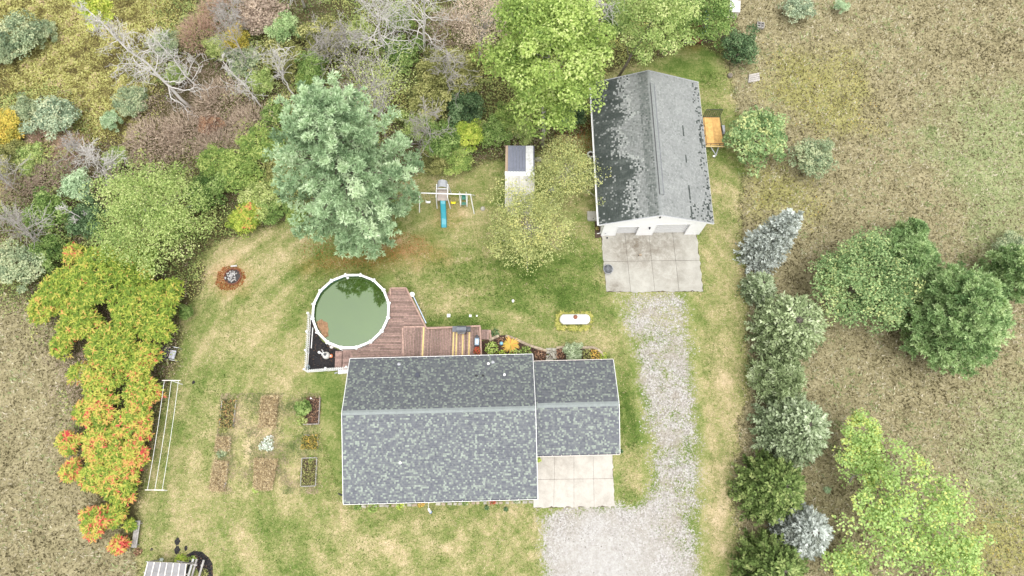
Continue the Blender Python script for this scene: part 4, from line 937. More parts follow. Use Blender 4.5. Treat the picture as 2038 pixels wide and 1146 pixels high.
lm('dried', (70, 44, 34), (124, 84, 62), (172, 130, 98), (204, 170, 132), tr=.2)
lm('white_flower', (120, 150, 100), (190, 206, 180), (232, 236, 226), (246, 248, 244), tr=.2)
lm('marigold', (70, 84, 30), (104, 112, 44), (150, 140, 60), (236, 190, 50), tr=.2, gain=1.6)
lm('mixed_crop', (74, 80, 40), (118, 124, 62), (160, 150, 84), (190, 140, 84), tr=.2, gain=1.6)
lm('red_flower', (90, 110, 30), (150, 90, 40), (200, 70, 40), (216, 90, 50), tr=.2)
def slotmat(o, mat):
    o.material_slots[0].link = 'OBJECT'; o.material_slots[0].material = mat; return o
def dome_mesh(name, seed, R, Hh, n, leaf, wl=.55, up=.5):       # small garden plant: leaves over a low dome
    r = np.random.default_rng(seed); d = dirs(r, n); d[:, 2] = np.abs(d[:, 2]); s = r.uniform(.35, 1, n) ** .5
    P = d * s[:, None] * [R, R, Hh]; N = unit(d * .6 + [0, 0, up] + r.normal(0, .35, (n, 3))); L = leaf * r.uniform(.6, 1.3, n)
    V, F = leaves(P, N, L, L * wl, r, .08); return mesh_np(name, V, F, None, np.repeat(np.clip(.3 + .45 * (s - .4) + r.normal(0, .2, n), 0, 1), 4))

# ------------------------------------------------------------------ things in the yard
_dome = {}
def garden_plant(name, label, cat, px, py, rpx, h, mat, leaf=.14, n=None, wl=.55, group=None, ry=None, z=0.0):
    R = rpx * S(px, py); n = n or int(60 + 260 * R * R); k = (round(leaf / R, 1), wl, min(n, 4000) // 150)
    if k not in _dome: _dome[k] = dome_mesh('leaf_dome', 100 + len(_dome), 1, 1, n, leaf / R, wl)
    o_ = mobj(name, _dome[k], None, G(px, py, z)); o_.scale = (R, (ry * S(px, py)) if ry else R, h); o_.rotation_euler = (0, 0, random.uniform(-.4, .4))
    slotmat(o_, LM[mat] if isinstance(mat, str) else mat); return tag(o_, label, cat, group)
def star_plant(name, label, cat, px, py, rpx, mat, n=26, h=.25, wd=.1, group=None):
    R = rpx * S(px, py); me = rosette_mesh(name, int(px * 7 + py), np.array([[0, 0, h * q] for q in (.2, .6, 1.0)]), LM[mat], n, R * .95, wd, .25, np.array([.3, .5, .7]), .2)
    return tag(mobj(name, me, None, G(px, py)), label, cat, group)

# gas tank with its border plants
tp = G(1143, 639); tank = thing('gas_tank', 'long white gas tank with brown dome cover standing on the lawn', 'gas tank', tp, R_(1))
TL, TR_ = 1.38, .46; prof = []
b = MB(); pts = []; rad = []
for k in range(15):
    t = -1 + 2 * k / 14; x = t * TL; e = TL - TR_ * .95; q = max(0, abs(x) - e) / (TL - e); pts.append((x, 0, .66)); rad.append(max(.05, TR_ * math.sqrt(max(0, 1 - q * q))))
xs_ = np.concatenate([np.linspace(-TL, -e, 7), np.linspace(-e + .2, e - .2, 5), np.linspace(e, TL, 7)])
b.tube([(x, 0, .66) for x in xs_], [max(.04, TR_ * math.sqrt(max(0, 1 - (max(0, abs(x) - e) / (TL - e)) ** 2))) for x in xs_], 24); b.build('shell', M['white'], tank, smooth=True)
MB().lathe([(.2, 1.08), (.2, 1.2), (.15, 1.27), (.04, 1.3)], 16, (0, .08, 0)).build('dome_cover', M['rust'], tank)
for x in (-.8, .8): MB().box(x - .06, -.34, 0, x + .06, .34, .3).build('leg', M['steel'], tank)
MB().lathe([(.03, 1.1), (.03, 1.16)], 6, (.55, 0, 0)).build('gauge', M['grey'], tank)
r = np.random.default_rng(3); P = []
for (x0, y0, x1, y1) in ((-1.5, .42, 1.5, .78), (-1.5, -.86, 1.5, -.5), (-1.62, -.8, -1.3, .7), (1.34, -.1, 1.6, .7)):
    m = int(abs((x1 - x0) * (y1 - y0)) * 55); P.append(np.stack([r.uniform(x0, x1, m), r.uniform(y0, y1, m), r.uniform(.08, .26, m)], 1))
P = np.concatenate(P); me = rosette_mesh('border_plants', 9, P, LM['gold_leaf'], 7, .24, .08, .3, np.clip(.45 + .25 * r.normal(size=len(P)), 0, 1))
slotmat(mobj('border_plants', me, None, tp), LM['border']); tag(bpy.data.objects['border_plants'], 'low yellow-green plants edging the white gas tank', 'border plants', kind='stuff')

# lawn bits
for px, py, sz, lab, mm in ((893, 628, .3, 'pale square paving tile with brown patch in the lawn behind the deck', M['stone']), (936, 628.5, .22, 'small round white cap in the lawn, middle of the three behind the deck', M['white']),
                        (949, 628.5, .14, 'tiny white peg in the lawn, nearest the right deck corner', M['white'])):
    o_ = MB().box(-sz / 2, -sz / 2, 0, sz / 2, sz / 2, .05).box(-sz * .3, -sz * .3, .05, sz * .3, sz * .3, .065).build('paving_tile' if sz > .25 else 'pipe_cap', mm if sz < .25 else M['white'], None, G(px, py)); tag(o_, lab, 'tile' if sz > .25 else 'cap')
p = G(1021, 601); o_ = thing('well_cap', 'white vent pipe with cap standing in the middle of the back lawn', 'pipe', p); MB().lathe([(.07, 0), (.07, .4)], 10).build('pipe', M['white'], o_); MB().lathe([(.12, .4), (.12, .46), (.05, .5)], 10).build('cap', M['white'], o_)

# retaining wall of tan blocks, stepping stones, planted bed
bed('garden_bed', [(958, 680), (972, 676), (993, 668), (1008, 667), (1027, 674), (1052, 686), (1072, 693), (1089, 699), (1089, 730), (958, 726)], .1, M['brown_mulch'])
bed('garden_bed', [(1107, 730), (1107, 696), (1125, 692), (1180, 692), (1192, 696), (1202, 706), (1206, 730)], .1, M['brown_mulch'])
chips('bark_chips', 'dark bark chips in the beds behind the house', [(958, 680), (993, 668), (1027, 674), (1072, 693), (1107, 698), (1180, 692), (1206, 728), (958, 726)], 4200, .11, M['chip_brown'], .11, 2)
rw = thing('retaining_wall', 'low curved wall of tan blocks edging the flower bed behind the house', 'wall', G(1050, 686))
def block_run(path, dens=1):
    P = [G(*p) - G(1050, 686) for p in path]; acc = []
    for a, c in zip(P, P[1:]):
        L_ = np.linalg.norm(c - a); n = max(1, round(L_ / .32))
        for k in range(n): acc.append((a + (c - a) * (k + .5) / n, math.atan2(*(c - a)[[1, 0]]), L_ / n))
    for q, rz, l in acc:
        for lv in (0, 1): piece('block', rw, (q[0], q[1], .07 + .14 * lv), (l - .015, .22 + random.uniform(-.02, .02), .13), M['block'], rz + random.uniform(-.05, .05) + .02 * lv)
block_run([(973.5, 678), (983, 673), (993, 669)]); block_run([(1006, 669), (1014, 671), (1025, 675), (1037, 681), (1050, 687), (1062, 691), (1072, 694), (1088, 699)])
block_run([(1107, 693), (1116, 692), (1128, 692)]); block_run([(1152, 692.5), (1166, 692.5), (1179, 692), (1189, 696), (1197, 703), (1201, 709)])
for px, py, w, d, lab in ((1093, 698, .55, .5, 'lawn-side left stepping stone between the two flower beds'), (1101, 707, .7, .7, 'largest mossy stepping stone in the middle of the bed path'), (1093, 714, .6, .6, 'stepping stone nearest the gutter in the bed path'), (1102, 697, .5, .4, 'lawn-side right stepping stone between the two flower beds')):
    tag(piece('stepping_stone', None, G(px, py, .07), (w, d, .1), M['stone'], random.uniform(-.3, .3)), lab, 'stepping stone', 'stepping stones of the bed path')
for px, py, rp, h, mt, lf, lab in ((978, 694, 15, .75, 'hosta', .24, 'big yellow-green hosta nearest the deck in the flower bed'), (1000, 706, 12, .5, 'lime_leaf', .18, 'low lime plant below the yellow grass plant'),
        (1023, 704, 13, .55, 'hosta', .2, 'mid-green leafy plant under the gutter beside the lime plant'), (1046, 702, 14, .65, 'bright_leaf', .2, 'rounded bright green plant at the end of the left flower bed'),
        (997, 679, 9, .4, 'dried', .14, 'rusty brown dying plant spilling through the gap in the block wall'), (1075, 706, 15, .35, 'dried', .16, 'withered brown plants left of the stepping stones'),
        (1115, 704, 12, .35, 'dried', .16, 'withered brown plants right of the stepping stones'), (1168, 705, 13, .4, 'olive_leaf', .15, 'olive plant right of the blue-green bush'),
        (1184, 706, 14, .45, 'gold_leaf', .15, 'yellowing plant near the right end of the block wall'), (1200, 709, 9, .4, 'lime_leaf', .14, 'small lime plant at the very right end of the flower bed'),
        (985, 663, 10, .5, 'dark_leaf', .16, 'dark green plant beside the short deck steps')):
    garden_plant('garden_plant', lab, 'plant', px, py, rp, h, mt, lf)
star_plant('grass_plant', 'spiky yellow-orange grass-like plant in the left flower bed', 'plant', 1016, 687, 17, 'gold_leaf', 34, .3, .13)
p = G(998, 685, .3); gz = thing('garden_globe', 'small pale blue ornament on a stake left of the yellow spiky plant', 'garden ornament', G(998, 686)); MB().lathe([(.02, .4), (.13, .46), (.17, .6), (.12, .73), (.02, .78)], 12).build('globe', plain('sky_blue_glaze', (.25, .5, .7), .2, .1, 3), gz, smooth=True); MB().tube([(0, 0, 0), (0, 0, .42)], .015, 5).build('stake', M['black'], gz)
me, _ = crown_mesh('bush_crown', 301, 1.0, .8, 60, 34, .16, LM['spruce_grey'], low=-.2); q = G(1141, 702, .6); bu = thing('blue_green_bush', 'round blue-green bush leaning over the block wall', 'bush', q * (1, 1, 0)); mobj('foliage', me, bu, (0, 0, .75)); MB().tube([(0, 0, 0), (0, 0, .6)], .05, 6).build('stem', M['bark'], bu)

# deck furniture
p = G(919, 658, UZ + .5); gr = thing('gas_grill', 'black gas grill with grey lid and side shelves on the deck', 'grill', (p[0], p[1] + .05, UZ))
MB().box(-.38, -.26, .12, .38, .26, .75).build('cabinet', M['black'], gr); b = MB(); 
pr = [(-.28, .78), (-.27, .98), (-.14, 1.12), (.12, 1.14), (.27, 1.0), (.28, .78)]
V = [(x, y, z) for x in (-.42, .42) for y, z in pr]; n = len(pr); b.add(V, [tuple(range(n))[::-1], tuple(range(n, 2 * n))] + [(i, (i + 1) % n, n + (i + 1) % n, n + i) for i in range(n)]); M['slate'] = plain('slate_grey_metal', (.11, .12, .14), .4, .2, 5); b.build('lid', M['slate'], gr)
MB().tube([(-.3, -.3, .95), (-.3, -.38, .95), (.3, -.38, .95), (.3, -.3, .95)], .022, 6).build('handle', M['steel'], gr)
MB().box(-.8, -.24, .8, -.43, .26, .85).build('side_shelf', M['slate'], gr); MB().box(.43, -.24, .8, .8, .26, .85).build('side_shelf', M['black'], gr)
MB().lathe([(.17, .86), (.2, .94), (.02, .97)], 12, (.6, .02, 0)).build('burner_lid', M['dark'], gr)
for x in (-.33, .33):
    for y in (-.2, .2): MB().lathe([(.05, 0), (.05, .12)], 8, (x, y, 0)).build('wheel', M['black'], gr)
p = G(949.5, 680, UZ + .4); sm = thing('smoker_box', 'dark blue-grey smoker with pale printed top at the right deck edge', 'smoker', (p[0], p[1], UZ))
MB().box(-.2, -.38, .1, .2, .3, .7).build('body', plain('slate_blue_metal', (.1, .14, .19), .4, .2, 4), sm); MB().box(-.17, -.34, .705, .17, .2, .76).build('lid', plain('blue_grey_lid', (.3, .38, .46), .45, .2, 4), sm)
MB().box(-.07, -.22, .763, .1, .08, .775).build('label_plate', M['white'], sm); MB().lathe([(.13, .1), (.14, .72), (.06, .8)], 10, (0, .42, 0)).build('chimney', M['dark'], sm)
p = G(951, 698, UZ + .2); pt = thing('planter', 'dark planter of red flowers in the right deck corner by the gutter', 'planter', (p[0], p[1], UZ)); MB().lathe([(.16, 0), (.22, .3), (.19, .3), (.17, .22)], 12).build('pot', M['dark'], pt); slotmat(mobj('flowers', dome_mesh('flowers', 8, .36, .38, 170, .13), pt, (-.05, 0, .22)), LM['red_flower'])

# playset on the bare patch
c0 = G(841, 404); c1 = G(939, 407); px_ = thing('swing_set', 'white swing set with teal slide, glider and yellow swing on the worn lawn', 'swing set', (c0 + c1) / 2)
o0 = (c0 + c1) / 2; A = c0 - o0 + [0, 0, 2.25]; B = c1 - o0 + [0, 0, 2.25]
MB().tube([A, B], .055, 8).build('top_beam', M['white'], px_)
for q, s_ in ((A, -1), (B, 1)):
    for e in (-1, 1): MB().tube([q, (q[0] + s_ * .25, q[1] + e * .95, 0)], .045, 7).build('leg', M['white'], px_)
tw = G(884, 399) - o0; tz = 1.35
piece('platform', px_, (tw[0], tw[1], tz), (1.0, 1.25, .08), plain('tan_platform', (.42, .36, .32), .8, .2, 4))
for x in (-.55, .55):
    for y in (-.68, .68): MB().tube([(tw[0] + x * 1.15, tw[1] + y * 1.2, 0), (tw[0] + x * .95, tw[1] + y * .92, tz + .85)], .05, 7).build('tower_post', M['white'], px_)
    for y0_, y1_, z in ((-.62, .62, tz + .45), (-.62, .62, tz + .8)): MB().beam((tw[0] + x * .96, tw[1] + y0_, z), (tw[0] + x * .96, tw[1] + y1_, z), .05, .12).build('side_rail', plain('tan_rail', (.5, .42, .36), .7, .2, 4) if z < tz + .6 else M['white'], px_)
b = MB()
for k in range(10):                                             # curved grey hood over the back half
    a0, a1 = math.pi * k / 10, math.pi * (k + 1) / 10; f = lambda a, y, rr: (tw[0] + math.cos(a) * rr, y, tz + .62 + math.sin(a) * .55 * rr / .5)
    b.add([f(a0, tw[1] + .28, .5), f(a1, tw[1] + .28, .5), f(a1, tw[1] + 1.0, .46), f(a0, tw[1] + 1.0, .46), f(a0, tw[1] + .28, .46), f(a1, tw[1] + .28, .46), f(a1, tw[1] + 1.0, .42), f(a0, tw[1] + 1.0, .42)], [(3, 2, 1, 0), (4, 5, 6, 7), (0, 1, 5, 4), (2, 3, 7, 6)])
b.build('canopy', M['grey'], px_); MB().beam((tw[0] - .5, tw[1] + .3, tz + .62), (tw[0] + .5, tw[1] + .3, tz + .62), .1, .06).build('canopy_bar', M['white'], px_)
b = MB(); pr_ = [(0, tz - .02), (.3, tz - .12), (.9, tz - .65), (1.4, tz - 1.0), (1.9, tz - 1.2), (2.2, tz - 1.24)]
sl = np.array([tw[0] + .04, tw[1] - .62, 0])
for (y0_, z0_), (y1_, z1_) in zip(pr_, pr_[1:]):
    for xa, xb, za, zb in ((-.2, .2, 0, 0), (-.26, -.2, .1, 0), (.2, .26, 0, .1)):
        q = [(sl[0] + xa + .03 * y0_, sl[1] - y0_, z0_ + za), (sl[0] + xb + .03 * y0_, sl[1] - y0_, z0_ + zb), (sl[0] + xb + .03 * y1_, sl[1] - y1_, z1_ + zb), (sl[0] + xa + .03 * y1_, sl[1] - y1_, z1_ + za)]
        b.add(q + [(a[0], a[1], a[2] - .03) for a in q], [(3, 2, 1, 0), (4, 5, 6, 7), (0, 1, 5, 4), (2, 3, 7, 6), (1, 2, 6, 5), (3, 0, 4, 7)])
b.build('slide', M['teal'], px_)
gl = G(924, 404) - o0
for y in (.28, -.3):
    piece('glider_seat', px_, (gl[0], gl[1] + y, .5), (.42, .3, .05), M['green_pl']); piece('seat_back', px_, (gl[0], gl[1] + y + (.2 if y > 0 else -.2), .72), (.42, .04, .4), M['green_pl'], rx=-.25 if y > 0 else .25)
for x in (-.3, .3): MB().tube([(gl[0] + x, gl[1] + .1, 2.22), (gl[0] + x, gl[1] + .5, .9), (gl[0] + x, gl[1] + .52, .42), (gl[0] + x, gl[1] - .55, .42), (gl[0] + x, gl[1] - .52, .9), (gl[0] + x, gl[1] - .05, 2.22)], .035, 6).build('glider_frame', M['white'], px_)
def swing(px, py, mat, lab):
    q = G(px, py, .5) - o0; yb = A[1] + (B[1] - A[1]) * ((q[0] - A[0]) / (B[0] - A[0]))
    b = MB().add([(q[0] + x, yb - .1 + y, .5 + .16 * (abs(x) > .2)) for x in (-.24, -.15, 0, .15, .24) for y in (-.1, .1)] + [(q[0] + x, yb - .1 + y, .47 + .16 * (abs(x) > .2)) for x in (-.24, -.15, 0, .15, .24) for y in (-.1, .1)],
                 [(2 * i, 2 * i + 2, 2 * i + 3, 2 * i + 1) for i in range(4)] + [(10 + 2 * i + 1, 10 + 2 * i + 3, 10 + 2 * i + 2, 10 + 2 * i) for i in range(4)]); o_ = b.build('swing_seat', mat, px_); o_['label'] = lab
    for x in (-.24, .24): MB().tube([(q[0] + x, yb - .1, .66), (q[0] + x * .9, yb, 2.25)], .008, 4).build('swing_chain', M['steel'], px_)
swing(903, 394, M['yellow_pl'], 'yellow swing seat'); swing(853, 394, M['white'], 'white swing seat')

# garden shed
sz0, szr = 2.2, 2.75; q = [G(1004.5, 411, sz0), G(1063.5, 411, sz0), G(1064.5, 290, sz0), G(1005, 290, sz0)]
sc_ = sum(q) / 4 * (1, 1, 0); shed = thing('garden_shed', 'small shed with grey metal and white roof under the sparse tree', 'shed', sc_)
x0, x1, y0, y1 = q[0][0] - sc_[0], q[1][0] - sc_[0], q[0][1] - sc_[1], q[2][1] - sc_[1]; ym = G(1034, 345, szr)[1] - sc_[1]
MB().prism([(x0 + .15, y0 + .15), (x1 - .15, y0 + .15), (x1 - .15, y1 - .15), (x0 + .15, y1 - .15)], 0, sz0 - .06).build('wall', plain('cream_shed_wall', (.6, .57, .5), .7, .15, 2), shed)
for xg in (x0 + .16, x1 - .2): MB().add([(xg, y0 + .15, sz0 - .06), (xg, y1 - .15, sz0 - .06), (xg, ym, szr - .06), (xg + .04, y0 + .15, sz0 - .06), (xg + .04, y1 - .15, sz0 - .06), (xg + .04, ym, szr - .06)], [(0, 1, 2), (5, 4, 3), (0, 2, 5, 3), (1, 4, 5, 2)]).build('gable', M['cream'], shed)
mts = {'g': plain('blue_grey_roof_metal', lin(148, 152, 168), .45, .15, 3, .0, .06), 'w': plain('white_roof_sheet', (.72, .72, .71), .5, .2, 4, objvar=.04, dirt=.5), 't': plain('tan_roof_strip', lin(204, 178, 152), .6, .15, 4), 'o': plain('weathered_white_sheet', (.58, .56, .52), .7, .25, 3, objvar=.06, dirt=.35)}
def roof_panel(a, c, ya, za, yb, zb, mt):
    b = MB(); L = [(a + .01, ya, za), (c - .01, ya, za), (c - .01, yb, zb), (a + .01, yb, zb)]; b.add(L + [(p[0], p[1], p[2] - .03) for p in L], [(0, 1, 2, 3), (7, 6, 5, 4), (0, 4, 5, 1), (1, 5, 6, 2), (2, 6, 7, 3), (3, 7, 4, 0)])
    b.beam((c - .02, ya, za + .015), (c - .02, yb, zb + .015), .03, .04); o_ = b.build('roof_panel', mt, shed)
ww = x1 - x0; fr_ = [0, .09, .19, .29, .39, .49, .59, .70, .96, 1.0]; kk = ['t', 'g', 'g', 'g', 'g', 'g', 'g', 'w', 'g']
for a, c, k in zip(fr_, fr_[1:], kk): roof_panel(x0 + ww * a, x0 + ww * c, ym + .01, szr, y1, sz0, mts[k])
for i in range(8): roof_panel(x0 + ww * i / 8, x0 + ww * (i + 1) / 8, y0, sz0, ym - .01, szr, mts['o'])
MB().add([(x, ym + dy, z) for x in (x0 - .02, x1 + .02) for dy, z in ((-.2, szr - .01), (0, szr + .06), (.2, szr - .01))], [(0, 3, 4, 1), (1, 4, 5, 2), (0, 2, 5, 3), (0, 1, 2), (5, 4, 3)]).build('ridge_cap', M['white'], shed)
MB().box(-.5, y0 + .11, .05, .5, y0 + .145, 1.95).build('door', M['old_wood'], shed)
# leafy scraps on the white strip
# things between shed and garage
p = G(1071, 318); tag(MB().lathe([(.32, 0), (.36, .1), (.3, .16), (.1, .2)], 9, (0, 0, 0), 1.1, .8).build('stone', M['stone'], None, p), 'pale round stone right of the shed roof', 'stone')
p = G(1178, 431); wc = thing('concrete_cover', 'square grey concrete cover beside the left garage wall', 'concrete cover', p); MB().prism([(-.45, -.35), (-.35, -.47), (.45, -.47), (.5, .47), (-.45, .47)], 0, .22).build('slab', M['conc_garage_apron'], wc); MB().lathe([(.05, .22), (.05, .26)], 8, (.1, -.3, 0)).build('lift_ring', M['black'], wc)
p = G(1175.5, 308); tr = thing('tyre_ring', 'white painted ring planter on leaf litter left of the garage', 'planter', p); b = MB()
b.tube([(.28 * math.cos(a), .28 * math.sin(a), .1) for a in np.linspace(0, 2 * math.pi, 20)], .09, 8, False).build('ring', M['white'], tr); MB().lathe([(.2, .02), (.2, .06)], 12).build('soil', M['brown_mulch'], tr); MB().lathe([(.08, 0), (.09, .14)], 8, (-.02, -.42, 0)).build('spout', M['white'], tr)
p = G(1097, 384); tb = thing('dark_barrel', 'dark barrel half hidden in leaves right of the shed', 'barrel', p); MB().lathe([(.26, 0), (.3, .4), (.26, .85), (.24, .87)], 14).build('barrel', M['dark'], tb); MB().lathe([(.24, .87), (.24, .9)], 14).build('lid', M['grey'], tb)
p = G(961, 416); tag(MB().lathe([(.2, 0), (.24, .14), (.15, .24), (.04, .27)], 8).build('stone', M['stone'], None, p), 'pale stone in the grass right of the swing set', 'stone')
p = G(1192, 462); fp = thing('flower_pot', 'orange pot in the dark bed at the front left garage corner', 'flower pot', p + [-.2, .3, 0]); MB().lathe([(.1, 0), (.15, .26), (.12, .26), (.1, .2)], 10).build('pot', M['orange_pl'], fp); slotmat(mobj('plant', dome_mesh('plant', 5, .2, .25, 60, .12), fp, (0, 0, .2)), LM['olive_leaf'])
bed('side_bed', [(1184, 428), (1196, 428), (1198, 472), (1184, 474)], .04, M['brown_mulch'])

# utility trailer beside the garage
TZ = .62; tq = [G(1405, 289, TZ), G(1440.5, 288, TZ), G(1431.5, 233, TZ), G(1399, 233, TZ)]; tc = sum(tq) / 4 * (1, 1, 0)
trl = thing('utility_trailer', 'open utility trailer with yellow plank deck and black ramp gate beside the garage', 'trailer', tc, .0)
T = [q - tc for q in tq]; nbd = 8
for i in range(nbd):
    t0 = (i + .5) / nbd; a = T[0] + (T[1] - T[0]) * t0; c = T[3] + (T[2] - T[3]) * t0; d = c - a
    piece('plank', trl, ((a + c) / 2 - [0, 0, .02]), (np.linalg.norm(T[1] - T[0]) / nbd - .012, np.linalg.norm(d), .04), M['trailer_wood'], math.atan2(d[1], d[0]) - math.pi / 2)
b = MB()
for a, c in ((T[0], T[1]), (T[1], T[2]), (T[2], T[3]), (T[3], T[0])): b.beam(a - [0, 0, .1], c - [0, 0, .1], .06, .16)
for a, c in ((T[1], T[2]), (T[0], T[3])):
    for z in (.3,):
        b.beam(a + [0, 0, z], c + [0, 0, z], .035, .035)
        for t in (0, .33, .66, 1): q = a + (c - a) * t; b.beam(q - [0, 0, .1], q + [0, 0, z], .035, .035)
b.beam(T[0] + [0, 0, .3], T[1] + [0, 0, .3], .035, .035)
for t in (.0, .25, .75, 1): q = T[0] + (T[1] - T[0]) * t; b.beam(q - [0, 0, .05], q + [0, 0, .3], .04, .04)
b.build('frame', M['black'], trl)
a, c = T[0] - [0, .12, .04], T[1] - [0, .12, .04]; piece('front_board', trl, (a + c) / 2, (np.linalg.norm(c - a), .16, .05), M['new_wood'])
hk = (T[0] + T[1]) / 2 + [.05, -1.05, -.1]; b = MB()
for e in (T[0] * .75 + T[1] * .25, T[0] * .25 + T[1] * .75): b.beam(e - [0, 0, .12], hk, .07, .08)
b.build('tongue', M['grey'], trl); MB().lathe([(.05, 0), (.05, .55), (.07, .58), (.03, .62)], 8, (hk[0], hk[1], 0)).tube([(hk[0], hk[1], .58), (hk[0] - .2, hk[1] - .05, .6)], .02, 5).build('jack', M['steel'], trl); MB().box(hk[0] - .3, hk[1] - .16, TZ - .2, hk[0] - .08, hk[1] - .02, TZ - .08).build('coupler', M['white'], trl)
ga, gc = T[3], T[2]; gt = [np.array([.03, .12, 1.2]), np.array([.03, .12, 1.2])]; b = MB(); A_, B_ = ga + gt[0], gc + gt[1]
for p_, q_ in ((ga, gc), (A_, B_), (ga, A_), (gc, B_)): b.beam(p_, q_, .045, .045)
b.build('ramp_gate', M['black'], trl)
for k in range(1, 8): t = k / 8; MB().beam(ga + (gc - ga) * t, A_ + (B_ - A_) * t, .03, .03).build('gate_bar', M['black'], trl)
g_ = MB().add([ga + (.02, .02, .05), gc + (-.02, .02, .05), B_ + (-.02, .0, -.05), A_ + (.02, 0, -.05)], [(0, 1, 2, 3)]); mm, t_, b_ = nt('gate_mesh'); b_.inputs['Base Color'].default_value = (.03, .05, .035, 1); b_.inputs['Alpha'].default_value = .45; g_.build('gate_mesh', mm, trl)
for s_ in (-1, 1):
    m_ = (T[1] + T[2]) / 2 if s_ > 0 else (T[0] + T[3]) / 2; x = m_[0] + s_ * .2; wy = m_[1] + .25; w = MB()
    ring = [(.0, .02), (.2, .02), (.29, .03), (.31, .09), (.31, .15), (.29, .21), (.2, .2), (.0, .2)]
    V = [(x - .11 + h, wy + rr_ * math.cos(a), .31 + rr_ * math.sin(a)) for rr_, h in ring for a in np.linspace(0, 2 * math.pi, 18, endpoint=False)]
    w.add(V, [(i * 18 + k, i * 18 + (k + 1) % 18, (i + 1) * 18 + (k + 1) % 18, (i + 1) * 18 + k) for i in range(len(ring) - 1) for k in range(18)]); w.build('wheel', M['black'], trl)
    b = MB(); pf_ = [(-.5, .45), (-.36, .68), (-.1, .74), (.1, .74), (.36, .68), (.5, .45)]
    for (ya, za), (yb, zb) in zip(pf_, pf_[1:]): b.add([(x - .13, wy + ya, za), (x + .13, wy + ya, za), (x + .13, wy + yb, zb), (x - .13, wy + yb, zb), (x - .13, wy + ya, za - .02), (x + .13, wy + ya, za - .02), (x + .13, wy + yb, zb - .02), (x - .13, wy + yb, zb - .02)], [(0, 1, 2, 3), (7, 6, 5, 4), (1, 5, 6, 2), (0, 3, 7, 4)])
    b.build('fender', M['grey'], trl)

# things on the garage apron
p = G(1209, 539); fb = thing('fire_bowl', 'round dark metal fire bowl with wire dome lid on the garage apron', 'fire bowl', p + [0, 0, .055])
MB().lathe([(.1, .28), (.3, .36), (.42, .5), (.44, .5), (.32, .34), (.1, .25)], 20).build('bowl', M['dark'], fb)
for k in range(7):
    x = (k - 3) * .12; hw = math.sqrt(max(0, .43 ** 2 - x ** 2)); b = MB(); a = np.linspace(-1, 1, 9); b.tube([(x * math.cos(.15) , y * hw, .5 + .28 * math.sqrt(max(0, 1 - (y * hw / .45) ** 2 - (x / .45) ** 2))) for y in a], .014, 5).build('lid_rod', M['steel'], fb)
MB().tube([(.44 * math.cos(a), .44 * math.sin(a), .51) for a in np.linspace(0, 2 * math.pi, 24)], .025, 6, False).build('rim', M['grey'], fb)
for k in range(4): a = math.pi * (.25 + .5 * k); MB().tube([(.3 * math.cos(a), .3 * math.sin(a), .36), (.42 * math.cos(a), .42 * math.sin(a), 0)], .02, 5).build('leg', M['dark'], fb)
p = G(1274, 508); rk = thing('door_stop_rock', 'small brown rock lying in the middle of the garage apron', 'rock', p + [0, 0, .05]); MB().lathe([(.1, 0), (.15, .05), (.12, .13), (.03, .16)], 8, (0, 0, 0), 1.1, .85).build('rock', M['block'], rk); MB().lathe([(.05, 0), (.06, .04), (.02, .07)], 6, (-.15, -.06, 0)).build('pebble', M['black'], rk)
p = G(1208, 474); tag(MB().lathe([(.06, 0), (.09, .08), (.07, .16), (.02, .18)], 8).build('black_cone', M['black'], None, p + [0, 0, .05]), 'small black stopper at the upper left corner of the garage apron', 'stopper')

# fire pit
p = G(464, 551); pit = thing('fire_pit', 'round rusty steel fire pit full of pale ash in the lawn', 'fire pit', p)
b = MB(); n = 28
pr = [(.78, 0), (.79, .24), (.74, .24), (.73, 0)]
V = [(rr_ * math.cos(2 * math.pi * k / n), rr_ * math.sin(2 * math.pi * k / n), z) for rr_, z in pr for k in range(n)]
b.add(V, [(i * n + k, i * n + (k + 1) % n, (i + 1) * n + (k + 1) % n, (i + 1) * n + k) for i in range(3) for k in range(n)]).build('ring', M['rust'], pit); MB().lathe([(.74, .01), (.7, .05), (.3, .1), (.02, .12)], 20).build('ash_bed', plain('charcoal_ash', (.06, .055, .055), .95, .5, 9), pit)
rr = random.Random(8)
for k in range(34):
    a, d = rr.uniform(0, 6.28), .55 * rr.random() ** .6; piece('ash_lump', pit, (d * math.cos(a) - .12, d * math.sin(a) - .02, .14 + rr.random() * .08), (rr.uniform(.06, .24), rr.uniform(.05, .13), rr.uniform(.05, .12)), M['ash'] if k % 4 else M['old_wood'], rr.uniform(0, 3), rr.uniform(-.4, .4), rr.uniform(-.4, .4))
p = G(466, 532); tag(piece('log', None, p + [.0, .1, .08], (.55, .14, .14), M['ash'], .12), 'pale split log lying behind the fire pit', 'log')
chips('leaf_litter', 'orange fallen leaves heaped round the fire pit', [(428, 566), (434, 540), (446, 530), (470, 528), (486, 538), (490, 552), (484, 566), (466, 578), (440, 578)], 1900, .02, M['litter'], .14, 5)
chips('leaf_litter', 'orange fallen needles under the skirts of the big pine', [(590, 505), (600, 480), (720, 440), (840, 470), (870, 500), (820, 512), (740, 532), (640, 538)], 2600, .02, M['litter'], .11, 6)
chips('leaf_litter', 'brown leaf litter along the wood edge left of the garage', [(1080, 300), (1120, 240), (1178, 220), (1186, 330), (1120, 330)], 1600, .02, M['litter'], .14, 7)

